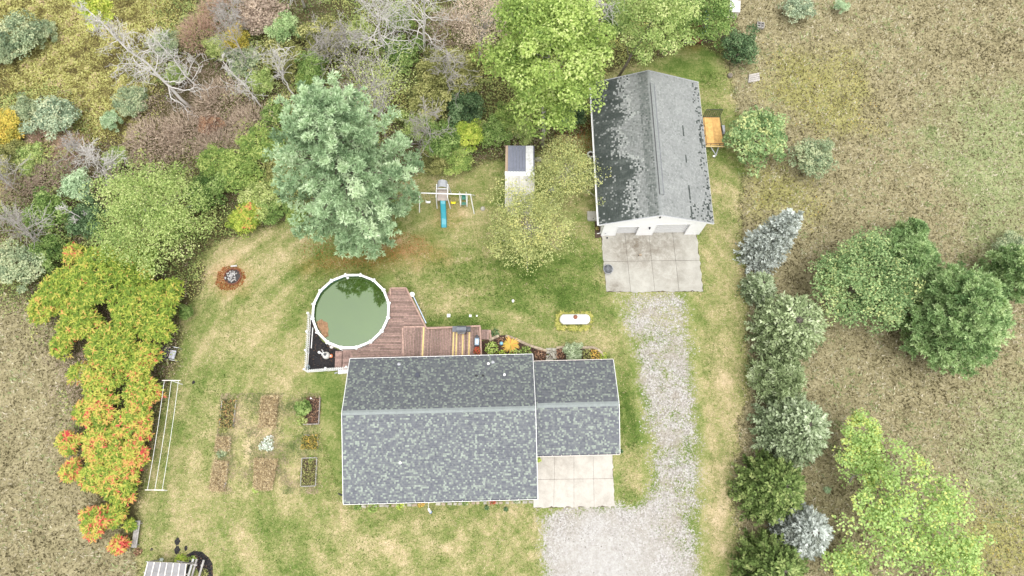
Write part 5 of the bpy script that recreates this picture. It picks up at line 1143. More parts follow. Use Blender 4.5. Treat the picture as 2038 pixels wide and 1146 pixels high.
# garden chair by the sumacs
p = G(346, 706); ch = thing('garden_bench', 'dark garden seat with pale cushion and metal arms beside the sumacs', 'garden seat', p, R_(-8))
b = MB(); piece('backrest', ch, (-.42, 0, .72), (.5, 1.0, .08), M['fabric'], 0, 0, R_(35)); piece('seat', ch, (.1, -.05, .45), (.5, .75, .1), plain('pale_cushion', (.52, .53, .6), .8, .2, 6))
for y in (-.55, .6): MB().tube([(-.45, y, .1), (-.4, y, .62), (.1, y, .66), (.5, y, .6), (.55, y, .02)], .03, 7).build('arm_frame', M['steel'], ch)
for y in (-.45, .5): MB().tube([(-.5, y, 0), (.35, y, .42)], .025, 6).build('leg', M['steel'], ch)
# clothes line
h = 2.05; ta, tb_ = G(341, 757, h), G(308, 975, h); cl_ = thing('clothes_line', 'white clothes line of two T posts and three long lines beside the sumacs', 'clothes line', ta * (1, 1, 0))
u_ = unit(tb_ - ta); s_ = np.array([-u_[1], u_[0], 0])
for q in (ta - ta * (1, 1, 0), tb_ - ta * (1, 1, 0)):
    MB().tube([q * (1, 1, 0), q], .05, 8).build('post', M['white'], cl_); MB().beam(q - s_ * .78, q + s_ * .78, .06, .07).build('cross_bar', M['cream'] if q is not ta else M['white'], cl_)
for e in (-.6, 0, .6):
    a = ta - ta * (1, 1, 0) + s_ * e; c = tb_ - ta * (1, 1, 0) + s_ * e; pts = [a + (c - a) * t - np.array([0, 0, .12 * 4 * t * (1 - t)]) for t in np.linspace(0, 1, 9)]; MB().tube(pts, .018, 4).build('line', M['white'], cl_)
# weathered plank bench
a, c = G(274.5, 1036, .45), G(266.5, 1090, .45); bn = thing('plank_bench', 'weathered grey plank bench at the edge of the rough field', 'bench', (a + c) / 2 * (1, 1, 0)); rz = math.atan2(*(c - a)[[1, 0]]); L_ = np.linalg.norm(c - a)
bn.rotation_euler = (0, 0, rz)
for k in range(3): piece('plank', bn, (0, (k - 1) * .15, .45), (L_, .135, .05), M['old_wood'])
for x in (-.8, .8): piece('leg', bn, (x * L_ / 2, 0, .21), (.08, .38, .42), M['old_wood'])

# small lean-to at the bottom left
sz = 1.9; q = [G(284, 1160, sz), G(366, 1164, sz), G(371, 1122, sz), G(295, 1118, sz)]; lt = thing('lean_to', 'pale panel roofed lean-to with white battens at the bottom edge', 'shelter', sum(q) / 4 * (1, 1, 0)); o0 = sum(q) / 4 * (1, 1, 0); q = [p - o0 for p in q]
for i in range(6):
    for j in range(2):
        f = lambda a, b_: (q[0] * (1 - a) + q[1] * a) * (1 - b_) + (q[3] * (1 - a) + q[2] * a) * b_
        P = [f((i + .02) / 6, (j + .02) / 2), f((i + .98) / 6, (j + .02) / 2), f((i + .98) / 6, (j + .98) / 2), f((i + .02) / 6, (j + .98) / 2)]; MB().add(P + [p - np.array([0, 0, .03]) for p in P], [(0, 1, 2, 3), (7, 6, 5, 4), (0, 4, 5, 1), (1, 5, 6, 2), (2, 6, 7, 3), (3, 7, 4, 0)]).build('roof_panel', M['panel'] if 'panel' in M else M.setdefault('panel', plain('milky_roof_panel', (.24, .235, .24), .35, .2, 3, objvar=.08)), lt)
for i in range(7): a, c = q[0] + (q[1] - q[0]) * i / 6, q[3] + (q[2] - q[3]) * i / 6; MB().beam(a + [0, 0, .03], c + [0, 0, .03], .07, .05).build('batten', M['cream'], lt)
for b_ in (0, .5, 1): a, c = q[0] + (q[3] - q[0]) * b_, q[1] + (q[2] - q[1]) * b_; MB().beam(a + [-.2, 0, -.06], c + [.2, 0, -.06], .06, .08).build('purlin', M['old_wood'], lt)
for k, p_ in enumerate(q): MB().beam(p_ - [0, 0, sz], p_ - [0, 0, .06], .09, .09).build('post', M['old_wood'], lt)
wb_ = thing('timber_rack', 'grey timber posts and rails right of the pale lean-to roof', 'timber rack', G(385, 1136))
for k, (px, py, mm) in enumerate(((372, 1138, M['black']), (378, 1136, M['white']), (385, 1136, M['old_wood']), (399, 1138, M['old_wood']))):
    a = G(px, py, .5) - G(385, 1136) ; MB().beam(a + [-.15, -.9, 0], a + [.15, .9, 0], .14, .1).build('rail', mm, wb_); MB().beam(a * (1, 1, 0) + [0, .5, 0], a + [0, .5, 0], .1, .1).build('post', M['old_wood'], wb_)
for k, (p0_, p1_) in enumerate((((318, 1120), (382, 1121)), ((352, 1116), (392, 1125)))): a, c = G(*p0_, 1.0) - G(385, 1136), G(*p1_, 1.0) - G(385, 1136); MB().beam(a, c, .1, .08).build('rail', M['old_wood'], wb_)
bed('black_bed', [(372, 1104), (386, 1096), (402, 1098), (416, 1110), (423, 1122), (424, 1150), (404, 1160), (392, 1130)], .05, M['mulch'])
chips('bark_chips', 'black bark chips right of the timber rack', [(372, 1104), (386, 1096), (402, 1098), (416, 1110), (423, 1122), (424, 1146), (404, 1146), (392, 1130)], 1500, .06, M['chip_black'], .13, 8)
garden_plant('garden_plant', 'bright lime hosta behind the pale lean-to roof', 'plant', 362, 1112, 12, .6, 'lime_leaf', .3, wl=.35)
garden_plant('garden_plant', 'yellow-green hosta right of the bright lime hosta', 'plant', 384, 1116, 10, .5, 'hosta', .28, wl=.35)
for px, py, rp, lab in ((352.5, 1077, 6, 'oval black scorched patch in the lawn, farthest from the lean-to'), (352, 1094, 6.5, 'ragged black patch in the lawn just behind the lime hosta'), (370, 1091, 3.5, 'small black patch right of the ragged one'), (302, 1093, 2.5, 'tiny black hole in the grass left of the lime hosta'), (385, 761, 3.2, 'black hole in the grass right of the clothes line top')):
    rr = random.Random(int(px)); s_ = S(px, py); P = [(s_ * rp * rr.uniform(.6, 1.2) * math.cos(a), s_ * rp * 1.3 * rr.uniform(.6, 1.2) * math.sin(a)) for a in np.linspace(0, 6.28, 14, endpoint=False)]
    tag(MB().prism(P, -.03, .035).build('ash_patch', M['mulch'], None, G(px, py)), lab, 'black patch')
for px, py, rp, h, mt, lab in ((318, 1112, 7, .3, 'olive_leaf', 'low olive weeds behind the left end of the lean-to'), (322, 1113, 4, .3, 'white_flower', 'small pale flowers behind the lean-to'), (408, 1140, 9, .4, 'olive_leaf', 'olive plant in the black bed right of the timber rack'), (276, 1098, 9, .5, 'dried', 'dark withered plant at the foot of the plank bench')):
    garden_plant('garden_plant', lab, 'plant', px, py, rp, h, mt, .14)

# kitchen garden: raised beds
def raised_bed(quad, z, lab, sides, fill, n, lf, hgt=.35, soil=True):
    q = [G(*p) for p in quad]; c = sum(q) / 4; o_ = thing('raised_bed', lab, 'garden bed', c); q = [p - c for p in q]
    MB().prism([p[:2] for p in q], -.04, z * .5).build('soil', M['brown_mulch'], o_)
    for k in sides: a, b_ = q[k] + [0, 0, z / 2], q[(k + 1) % 4] + [0, 0, z / 2]; MB().beam(a, b_, .06, z).build('side_board', M['old_wood'], o_)
    if n:
        r = np.random.default_rng(n); n = int(n * (2.6 if fill == 'straw' else 1.7)); a, b_ = r.uniform(-.07, 1.07, n), r.uniform(-.04, 1.04, n); P = (q[0] * (1 - a)[:, None] + q[1] * a[:, None]) * (1 - b_)[:, None] + (q[3] * (1 - a)[:, None] + q[2] * a[:, None]) * b_[:, None]; P[:, 2] = z * .5 + r.uniform(.02, hgt, n) * (.4 + .6 * vnoise(P[:, 0] + 9, P[:, 1], .5, n))
        V, F = leaves(P, unit(np.stack([r.normal(0, .7, n), r.normal(0, .7, n), np.ones(n)], 1)), lf * r.uniform(.6, 1.5, n), lf * (.16 if fill == 'straw' else .36), r)
        tag(mobj('crop', mesh_np('crop', V, F, LM[fill], np.repeat(r.uniform(0, 1, n), 4)), o_), kind='stuff')
    return o_
raised_bed([(438, 850), (465, 850), (472, 797), (444, 797)], .25, 'raised bed of mixed green and red plants, upper left of the garden', (1, 3), 'mixed_crop', 420, .2)
raised_bed([(431, 897), (457, 897), (460, 870), (434, 870)], .22, 'short raised bed of tan straw with green plants below, middle left', (1,), 'straw', 380, .26)
raised_bed([(421, 975), (448, 976), (455, 920), (428, 918)], .2, 'long raised bed of pale dry stalks, lower left of the garden', (1,), 'straw', 760, .28)
raised_bed([(519, 849), (548, 849), (555, 790), (525, 792)], .25, 'raised bed of tall tan dry stalks, upper middle of the garden', (0,), 'straw', 900, .32, .6)
raised_bed([(508, 972), (541, 973), (551, 916), (511, 914)], .2, 'bed of flattened straw below the white flowers', (), 'straw', 950, .32)
raised_bed([(604, 845), (635.5, 844), (638, 792), (612, 792)], .25, 'raised bed with a leaning green bush, upper right of the garden', (0, 1), 'dried', 260, .16, .15)
raised_bed([(602, 893), (633, 893), (633.5, 866), (606, 866)], .2, 'square raised bed of yellow and orange marigolds by the house', (1, 2), 'marigold', 420, .16, .4)
raised_bed([(600, 968), (629.5, 967), (632, 911), (602.5, 912)], .28, 'framed grey board bed of weeds nearest the house corner', (0, 1, 2, 3), 'olive_leaf', 460, .15, .2)
for px, py, rp, h, mt, lf, lab in ((442, 902, 11, .5, 'sage_leaf', .2, 'pale green cabbage plants between the left straw beds'), (536, 877, 12, .6, 'white_flower', .16, 'dense white flowers, upper clump of the middle garden row'), (524, 888, 10, .5, 'white_flower', .16, 'white flowers, lower left clump of the middle garden row'), (537, 891, 9, .45, 'white_flower', .15, 'white flowers, lower right clump above the straw bed'),
        (603, 837, 12, .7, 'yellowgreen_leaf', .2, 'pale yellow-green fern-like plant at the foot of the leaning bush'), (509, 974, 7, .25, 'hosta', .2, 'pale spiky weed below the middle straw bed'), (620, 914, 8, .3, 'bright_leaf', .16, 'bright green weeds at the top of the grey board bed'),
        (597, 942, 4, .2, 'olive_leaf', .12, 'weed tuft outside the left side of the grey board bed'), (445, 856, 9, .3, 'olive_leaf', .15, 'weedy plants between the two upper left beds')):
    garden_plant('garden_plant', lab, 'plant', px, py, rp, h, mt, lf)
me, C = crown_mesh('bush_crown', 305, .75, 1.0, 40, 30, .18, LM['green_leaf'], low=-.6); q = G(612, 822); bu = thing('leaning_bush', 'green bush leaning over the upper right raised bed', 'bush', q); mobj('foliage', me, bu, (-.1, .25, 1.0)); MB().tube([(0, 0, 0), (-.05, .1, .8)], .04, 6).build('stem', M['bark'], bu)
p = G(623, 796); sp = thing('garden_stake', 'thin stake with white cap in the upper right raised bed', 'stake', p + [.1, 0, 0]); MB().tube([(0, 0, 0), (0, 0, 1.0)], .02, 5).build('stake', M['white'], sp); MB().lathe([(.07, .98), (.07, 1.06)], 8).build('cap', M['white'], sp)

# along the street front of the house
rr = random.Random(12); ed0 = G(890, 1004); edg = thing('stone_edging', 'row of rough edging stones under the front gutter of the house', 'stone edging', ed0)
for k in range(30):
    px = 724 + k * 11.4 + rr.uniform(-2, 2); py = 1008.5 - (px - 690) * .0268 + rr.uniform(-.6, .6)
    if 848 < px < 866: continue
    piece('stone', edg, G(px, py, .06) - ed0, (rr.uniform(.25, .42), .2, .14), M['stone'] if rr.random() < .6 else M['block'], rr.uniform(-.25, .25))
for px, py, rp, mt, lab in ((712, 1008, 9, 'green_leaf', 'green weeds at the left end of the front bed'), (742, 1006, 14, 'bright_leaf', 'green clump at the left part of the house front'), (796, 1005, 10, 'lime_leaf', 'lime clump at the middle of the house front'), (838, 1003, 8, 'gold_leaf', 'yellow flowers left of the hanging windsock'), (925, 1000, 8, 'green_leaf', 'green tuft right of the hanging windsock'), (980, 998, 8, 'red_flower', 'reddish plants under the front gutter'), (1027, 996, 8, 'sage_leaf', 'grey-green tuft near the right end of the house front'),
        (1072, 915, 6, 'lime_leaf', 'bright yellow-green shrub in the corner of house and garage apron'), (969, 1010, 5, 'dark_leaf', 'dark green weed in the front lawn, left of the pair'), (1007, 1013, 5, 'dark_leaf', 'dark green weed in the front lawn, right of the pair'), (1236, 898, 4, 'dark_leaf', 'dark shrub at the garage wing corner')):
    garden_plant('garden_plant', lab, 'plant', px, py, rp, .35, mt, .15)
fl = thing('windsock', 'white and blue windsock on a short pole below the front gutter', 'windsock', G(858, 1000) * (1, 1, 0)); MB().tube([(0, .1, 1.9), (.05, -.55, 2.15)], .02, 6).build('pole', M['white'], fl)
b = MB(); b.tube([(.05, -.5, 2.05), (.08, -.62, 1.6), (.1, -.7, 1.2), (.08, -.72, .9)], [.09, .11, .1, .13], 9).build('sock', M['white'], fl); MB().tube([(.1, -.715, 1.12), (.08, -.735, .82)], [.12, .14], 9).build('blue_band', M['blue_pl'], fl)
p = G(679, 986); MB().tube([(.35, -.1, .3), (.1, .02, .12), (-.25, .15, .06)], .055, 8).build('downspout_hose', M['black'], None, p); tag(bpy.data.objects['downspout_hose'], 'black corrugated drain hose at the lower left house corner', 'hose')

# far top right: play corner, hutch, crate
pm_ = bed('play_mulch', [(1352, 82), (1362, 64), (1390, 52), (1440, 56), (1440, 74), (1412, 84)], .03, M['brown_mulch'])
a = thing('play_deck', 'dark red wooden platform under the trees at the far edge', 'platform', G(1378, 74))
for k in range(9): piece('board', a, ((k - 4) * .2, .1, .3), (.18, 1.3 + .12 * k, .05), M['red_wood'])
MB().beam((-1.0, -.72, .12), (.95, -.62, .12), .1, .2).build('edge_board', M['old_wood'], a)
bs = thing('blue_slide', 'blue plastic slide standing on dark mulch beside the red platform', 'slide', G(1402, 72)); b = MB()
for y0_, z0_, y1_, z1_ in ((1.9, 1.5, 1.2, 1.1), (1.2, 1.1, .5, .5), (.5, .5, 0, .25)): b.beam((0, y0_, z0_), (0, y1_, z1_), .35, .06)
b.build('chute', M['blue_pl'], bs); MB().beam((-.05, 1.95, 0), (-.05, 1.95, 1.5), .3, .08).build('ladder', M['blue_pl'], bs); MB().lathe([(.02, .1), (.25, .1), (.3, .3), (.26, .3), (.2, .14)], 10, (-.35, .15, 0)).build('seat', plain('pale_blue_toy', (.1, .3, .7), .4, .1, 3), bs)
ps = thing('ride_on_toy', 'white plastic ride-on toy in front of the red platform', 'toy', G(1390, 82)); MB().prism([(-.3, -.15), (.35, -.2), (.1, .3)], .05, .25).build('body', M['white'], ps); MB().lathe([(.1, .2), (.13, .35), (.05, .5)], 8, (-.02, .35, 0)).build('handle', M['white'], ps)
hz = 1.0; q = [G(1452, 23, hz), G(1473, 24, hz), G(1474, 1, hz), G(1454, 0, hz)]; o0 = sum(q) / 4 * (1, 1, 0); hu = thing('white_hutch', 'white hutch with two-piece lid under the trees at the top edge', 'hutch', o0); q = [p - o0 for p in q]
MB().prism([(p * .92)[:2] for p in q], 0, hz - .05).build('box', M['cream'], hu); m0, m1 = (q[0] + q[3]) / 2, (q[1] + q[2]) / 2
for A4 in ((q[0], q[1], m1 - [0, .03, 0], m0 - [0, .03, 0]), (m0 + [0, .03, 0], m1 + [0, .03, 0], q[2], q[3])): MB().prism([p[:2] for p in A4], hz - .045, hz).build('lid', mts['w'], hu)
cr = thing('wooden_crate', 'open wooden crate frame with four compartments in the field edge', 'crate', G(1512, 53), -.15)
for x0_, y0_, x1_, y1_ in ((-.34, -.3, .34, -.3), (-.34, .3, .34, .3), (-.34, -.3, -.34, .3), (.34, -.3, .34, .3), (0, -.3, 0, .3), (-.34, 0, .34, 0)): MB().beam((x0_, y0_, .2), (x1_, y1_, .2), .07, .3).build('slat', M['old_wood'], cr)
p = G(1452, 152); tag(MB().lathe([(.25, 0), (.27, .2), (.24, .3), (.03, .31)], 10).build('tree_stump', M['bark'], None, p), 'grey-brown tree stump in the lawn right behind the garage', 'stump')
lg = thing('log_pile', 'grey logs lying side by side below the dark shrub', 'log pile', G(1499, 158))
for k in range(4): MB().tube([(-.6 + .05 * k, (k - 1.5) * .24, .12), (.6, (k - 1.5) * .24 + .25, .12)], .12, 8).build('log', M['bark_pale'], lg)

# ------------------------------------------------------------------ trees
def broad_tree(name, label, base, crown_px, zc, rpx, rz, mat, seed, nclump=120, per=60, leaf=.3, r0=.16, bark='bark', cat='tree', group=None, nl=12, sparse=0.0, cr=.24, low=-.45, fill=.4, wl=.6, tbase=.5, lobes=.25, tone_fn=None, start=.3, lr=.42):
    b0 = G(*base); cc = G(*crown_px, zc); R = rpx * S(*crown_px, zc); o_ = thing(name, label, cat, b0, 0, group)
    me, C = crown_mesh('crown_leaves', seed, R, rz, nclump, per, leaf, LM[mat], cr, low, fill, sparse, .5, tbase, lobes, wl, tone_fn)
    mobj('crown', me, o_, cc - b0); top = cc - b0 + np.array([0, 0, rz * .45])
    limbs(MB(), (0, 0, 0), top, C + (cc - b0), r0, seed, nl, .35, 6, start, .25, lr).build('trunk', M[bark], o_, smooth=True); return o_
def conifer(kind, name, label, base, H, rpx, mat, seed, bark='bark', group=None, tip=None, **k):
    b0 = G(*base); R = rpx * S(*base, H * .25); o_ = thing(name, label, 'tree', b0, 0, group)
    me, mb = (pine_mesh if kind == 'pine' else spruce_mesh)('needles', seed, H, R, LM[mat], **k); c = mobj('crown', me, o_); t = mb.build('trunk', M[bark], o_)
    if tip is not None:                                          # the trunk leans a little
        d = G(*tip, H) - b0; sh = Matrix(((1, 0, d[0] / H, 0), (0, 1, d[1] / H, 0), (0, 0, 1, 0), (0, 0, 0, 1))); me.transform(sh); t.data.transform(sh)
    return o_
PROF_P = lambda t: np.clip(1.04 * (1 - t) ** .62 * (.72 + .28 * min(1, t / .16)), .02, 1)
PROF_W = lambda t: np.clip(np.interp(t, [0, .08, .2, .36, .55, .75, .9, 1], [.55, .7, .9, 1.0, .86, .58, .3, .05]), .03, 1)
conifer('pine', 'white_pine', 'big pale blue-green pine spreading over the lawn behind the pool', (742, 462), 19.5, 136, 'pine', 401, tip=(620, 192), nwh=30, nbr=10, tl=.38, tw=.085, nb=11, tuftn=46, prof=PROF_W, z0=.06, ragged=.58, wf=.42)
broad_tree('maple_tree', 'tall bright yellow-green maple left of the detached garage', (1079, 290), (1093, 118), 10.5, 132, 6.8, 'maple_leaf', 402, 230, 100, .34, .2, 'bark_pale', nl=22, cr=.2, low=-.75, fill=.35, lobes=.2)
broad_tree('ash_tree', 'mid-green leaning tree behind the back gable of the garage', (1231, 153), (1300, 52), 8, 82, 4.0, 'fresh_leaf', 403, 120, 70, .26, .15, 'bark', nl=14, sparse=.4, cr=.24, fill=.3)
broad_tree('apple_tree', 'sparse yellow-green tree on the lawn in front of the shed', (1052, 478), (1052, 452), 3.4, 100, 1.9, 'apple_leaf', 404, 260, 46, .2, .16, 'bark_pale', nl=46, sparse=.75, cr=.2, low=-.2, fill=.2, lobes=.2)
broad_tree('apple_tree', 'sparse twiggy tree between the shed and the garage', (1122, 372), (1126, 345), 3.3, 80, 1.8, 'apple_leaf', 405, 200, 40, .2, .13, 'bark_pale', nl=40, sparse=.8, cr=.22, low=-.2, fill=.2)
broad_tree('oak_tree', 'green tree overhanging the red platform at the top edge', (1400, 62), (1402, 30), 5, 68, 2.6, 'green_leaf', 406, 100, 60, .26, .15, 'bark', nl=10, sparse=.3, tbase=.45)
broad_tree('grey_tree', 'half bare grey tree with thin yellow-green leaves behind the big pine', (768, 278), (748, 165), 6.0, 100, 4.5, 'yellowgreen_leaf', 407, 110, 26, .2, .13, 'bark_white', nl=80, sparse=.85, cr=.26, fill=.2, low=-.6, lr=.3)
broad_tree('pale_tree', 'pale beige thin-leaved tree at the top edge left of the maple', (954, 128), (966, 30), 7.5, 78, 3.4, 'brown_leaf', 408, 90, 60, .17, .12, 'bark_pale', nl=50, sparse=.6, cr=.3, tbase=.9, fill=.3)
broad_tree('willow_tree', 'pale yellow-green round tree at the left lawn edge by the fire pit', (318, 475), (303, 428), 4.6, 122, 3.2, 'fresh_leaf', 409, 200, 78, .22, .16, 'bark_pale', nl=24, sparse=.35, cr=.2, low=-.3, fill=.3)
broad_tree('poplar_tree', 'narrow lime-yellow tree top at the upper left edge', (262, 108), (194, 22), 8.5, 34, 3.2, 'lime_leaf', 410, 60, 60, .24, .1, 'bark_white', nl=5, cr=.34, tbase=.75)
broad_tree('cottonwood_tree', 'large light green round-leaved tree at the lower right', (1752, 1022), (1806, 1012), 5.5, 128, 2.6, 'cottonwood', 411, 190, 38, .27, .12, 'bark_pale', nl=40, sparse=.8, cr=.17, low=-.25, fill=.3, wl=.85, lobes=.35)
broad_tree('cottonwood_tree', 'small pale lime tree above the large light green one', (1690, 872), (1714, 862), 4, 46, 1.6, 'cottonwood', 412, 50, 40, .25, .08, 'bark_pale', nl=16, sparse=.5, cr=.26, low=-.2, wl=.85, tbase=.7)
broad_tree('cottonwood_tree', 'light green tree cut off by the bottom right edge', (1850, 1128), (1895, 1132), 4.2, 72, 1.9, 'cottonwood', 413, 70, 44, .25, .09, 'bark_pale', nl=18, sparse=.5, cr=.26, low=-.2, wl=.85)
broad_tree('cottonwood_tree', 'low light green clump beside the blue spruce at the bottom', (1672, 1120), (1690, 1122), 2.6, 52, 1.3, 'cottonwood', 414, 50, 40, .25, .07, 'bark_pale', nl=12, sparse=.6, cr=.28, low=-.1, wl=.85)
broad_tree('cottonwood_tree', 'thin light green branch clump left above the large light green tree', (1690, 960), (1712, 930), 3.6, 52, 1.3, 'cottonwood', 415, 50, 38, .25, .07, 'bark_pale', nl=12, sparse=.6, cr=.28, low=-.1, wl=.85)
# row of conifers along the drive
conifer('spruce', 'blue_spruce', 'tall silvery blue spruce at the top of the driveway row', (1506, 512), 8.5, 46, 'spruce_blue', 421, tip=(1588, 420), nwh=24, nbr=12, prof=lambda t: (1 - t) ** .75, ragged=.25, nw=.15)
conifer('spruce', 'blue_spruce', 'short blue-green spruce just below the tall silvery one', (1506, 580), 3.6, 34, 'spruce_grey', 422, nwh=14, nbr=11, prof=lambda t: (1 - t) ** .6, tip=(1522, 560))
conifer('spruce', 'round_spruce', 'round bushy grey-green spruce below the blue pair', (1548, 668), 5.2, 64, 'spruce_olive', 423, tip=(1592, 636), nwh=20, nbr=14, prof=lambda t: np.sqrt(max(0, 1 - (1.12 * t - .16) ** 2)) if t < .98 else .1, nw=.12, droop=.05)
conifer('pine', 'young_pine', 'loose grey-green young pine in the middle of the driveway row', (1530, 764), 4.4, 62, 'spruce_olive', 424, tip=(1566, 744), nwh=10, nbr=8, tl=.42, tw=.1, tuftn=15, prof=lambda t: (1 - t) ** .5, ragged=.45)
conifer('spruce', 'grey_spruce', 'broad silver-green spruce with orange cones in the driveway row', (1560, 858), 6.4, 76, 'spruce_grey', 425, tip=(1616, 844), nwh=22, nbr=14, prof=lambda t: (1 - t ** 1.5) ** .8, nw=.15)
conifer('spruce', 'green_spruce', 'deep green spruce between the silver-green and blue ones', (1518, 972), 6.2, 70, 'spruce_green', 426, tip=(1570, 968), nwh=22, nbr=14, prof=lambda t: (1 - t ** 1.5) ** .85, nw=.15)
conifer('spruce', 'blue_spruce', 'silvery blue spruce near the bottom of the driveway row', (1582, 1056), 5.6, 54, 'spruce_blue', 427, tip=(1632, 1060), nwh=20, nbr=13, prof=lambda t: (1 - t ** 1.5) ** .85, nw=.14)
conifer('spruce', 'green_spruce', 'deep green spruce at the bottom edge of the driveway row', (1520, 1130), 5.8, 74, 'spruce_green', 428, tip=(1566, 1138), nwh=20, nbr=14, prof=lambda t: (1 - t ** 1.5) ** .85, nw=.15)
# big evergreens in the right field
broad_tree('field_tree', 'broad green tree with yellow leaves left of the right-hand pines', (1688, 585), (1722, 560), 4.2, 104, 3.0, 'field_leaf', 431, 170, 76, .27, .16, 'bark', nl=10, cr=.24, low=-.3, tone_fn=None, tbase=.45)
conifer('pine', 'field_pine', 'large dense green pine at the right edge', (1860, 650), 9.5, 118, 'pine_green', 432, tip=(1960, 596), nwh=22, nbr=12, tl=.38, tw=.085, nb=11, tuftn=34, prof=PROF_P, ragged=.3)
conifer('pine', 'field_pine', 'upper green pine behind the broad yellow-flecked tree', (1768, 545), 6.5, 80, 'pine_green', 433, tip=(1830, 500), nwh=15, nbr=10, tl=.36, tw=.08, nb=11, tuftn=24, prof=PROF_P, ragged=.35)
conifer('pine', 'field_pine', 'green pine cut by the right edge above the large one', (1985, 560), 6.5, 62, 'pine_green', 434, tip=(2060, 520), nwh=14, nbr=9, tl=.36, tw=.08, nb=11, tuftn=20, prof=PROF_P, ragged=.35)
conifer('pine', 'field_pine', 'narrow green pine tip in the gap between the two field pines', (1800, 480), 4.6, 34, 'pine_green', 435, tip=(1832, 452), nwh=11, nbr=8, tl=.36, tw=.11, tuftn=12, prof=PROF_P)
# bare and dead trees of the wood
def dead_tree(name, label, base, tip, zt, r0, seed, mat='bark_white', **k):
    b0 = G(*base); d = G(*tip, zt) - b0; o_ = thing(name, label, 'tree', b0); mobj('trunk', bare_mesh('bare_trunk', seed, (0, 0, 0), d, r0, M[mat], **k), o_); return o_
dead_tree('dead_birch', 'tall white dead tree leaning over the yellow meadow', (386, 219), (165, 12), 13, .17, 501, nb=26, blen=.22, spread=.95, curl=.5, depth=3)
dead_tree('dead_tree', 'thinner white dead tree right of the tall leaning one', (408, 187), (296, 66), 8, .1, 502, nb=18, blen=.24, spread=.9, curl=.28)
dead_tree('dead_tree', 'white dead trunk with short limbs left of the tan-brown thicket', (526, 216), (443, 122), 7, .1, 503, nb=14, blen=.22, spread=.9, curl=.3)
dead_tree('dead_tree', 'small white many-branched dead tree above the pale round tree', (226, 353), (176, 306), 4.2, .09, 504, nb=18, blen=.5, spread=.9, fork=True, start=.15, curl=.22)
dead_tree('dead_tree', 'forked bare tree at the upper left of the big pine', (588, 196), (540, 110), 6, .1, 505, nb=9, blen=.42, spread=.7, fork=True, curl=.3)
dead_tree('dead_tree', 'thin white fallen-looking dead stem left of the pale round tree', (202, 456), (122, 411), 4.5, .07, 506, nb=8, blen=.22, spread=.8)
dead_tree('bare_tree', 'grey bare tree spreading at the left edge of the wood', (92, 492), (18, 432), 5.5, .12, 507, 'bark_pale', nb=18, blen=.42, spread=.75, fork=True, start=.2)
dead_tree('bare_tree', 'pale bare tree with crooked white limbs at the top edge', (771, 122), (738, -12), 9.5, .15, 508, nb=26, blen=.34, spread=.95, curl=.3, start=.2)
dead_tree('bare_tree', 'bare white-limbed tree right of the crooked one at the top edge', (845, 112), (842, -40), 10.5, .16, 509, nb=22, blen=.36, spread=.95, curl=.3, start=.3)
dead_tree('bare_tree', 'white trunk rising at the top edge above the olive shrubs', (606, 18), (590, -60), 8, .13, 510, nb=6, blen=.25)
dead_tree('bare_tree', 'white trunk with bare twigs right of the maple at the top edge', (1173, 46), (1192, -40), 8, .14, 511, nb=18, blen=.4, spread=.95, curl=.25, start=.05)
dead_tree('bare_tree', 'grey twiggy tree in front of the half bare one behind the pine', (742, 262), (700, 130), 8, .1, 512, 'bark_pale', nb=30, blen=.34, spread=.8, start=.15, curl=.2, depth=3)
dead_tree('bare_tree', 'grey bare tree at the far left edge of the wood', (40, 385), (-20, 330), 5, .1, 513, 'bark_pale', nb=16, blen=.4, spread=.8, fork=True)
dead_tree('bare_tree', 'dull grey twiggy tree at the top left of the olive shrubs', (505, 150), (440, 20), 8, .09, 514, 'bark_pale', nb=18, blen=.26, spread=.85)

for i, (lab, b_, t_, z_) in enumerate([('thin bare sapling above the bright yellow bush', (478, 62), (452, -4), 6), ('thin bare sapling right of the forked bare tree', (668, 140), (632, 58), 6.5), ('thin bare sapling between pine top and crooked tree', (705, 130), (676, 40), 7), ('thin bare sapling left of the maple', (905, 190), (888, 96), 7.5), ('thin bare sapling near the swing set wood edge', (862, 300), (846, 214), 6.5), ('thin bare sapling at the left beside the reddish thicket', (180, 330), (132, 274), 5)]):
    dead_tree('bare_sapling', lab, b_, t_, z_, .07, 540 + i, 'bark_pale', nb=20, blen=.3, spread=.75, start=.2, curl=.25)

# ------------------------------------------------------------------ shrubs: shared crowns, one thing each
SH = []
for k in range(6):
    me, C = crown_mesh('shrub_leaves', 600 + k, 1.0, .8, 70, 52, .11, None, .26, -.15, .35, lobes=.3); st_ = limbs(MB(), (0, 0, -.75), (0, 0, .1), C, .045, 600 + k, 8, .1, 5, .1).mesh('shrub_stems', M['bark']); SH.append((me, st_))
def twig_mesh(seed, n=1500):                                  # leafless brush: a cloud of thin twigs
    r = np.random.default_rng(seed); mb = MB(); d = dirs(r, n); d[:, 2] = np.abs(d[:, 2]); P = d * (r.uniform(.2, 1, n) ** .5)[:, None] * [1, 1, .8]
    D = unit(P * [1, 1, .6] + [0, 0, .5] + r.normal(0, .35, (n, 3))); s = unit(np.cross(D, dirs(r, n))); l = r.uniform(.1, .32, n)[:, None]
    V = np.stack([P - s * .008, P + s * .008, P + D * l + r.normal(0, .03, (n, 3))], 1).reshape(-1, 3)
    L2, F2 = leaves(P, unit(D + r.normal(0, .5, (n, 3))), .055, .035, r)
    return mesh_np('brush_twigs', np.concatenate([V, L2]), [np.arange(3 * n).reshape(n, 3), F2 + 3 * n], None, np.concatenate([np.repeat(np.clip(r.normal(.65, .2, n), 0, 1), 3), np.repeat(r.uniform(0, .8, n), 4)]))
TW = [twig_mesh(650 + k) for k in range(3)]
_si = [0]
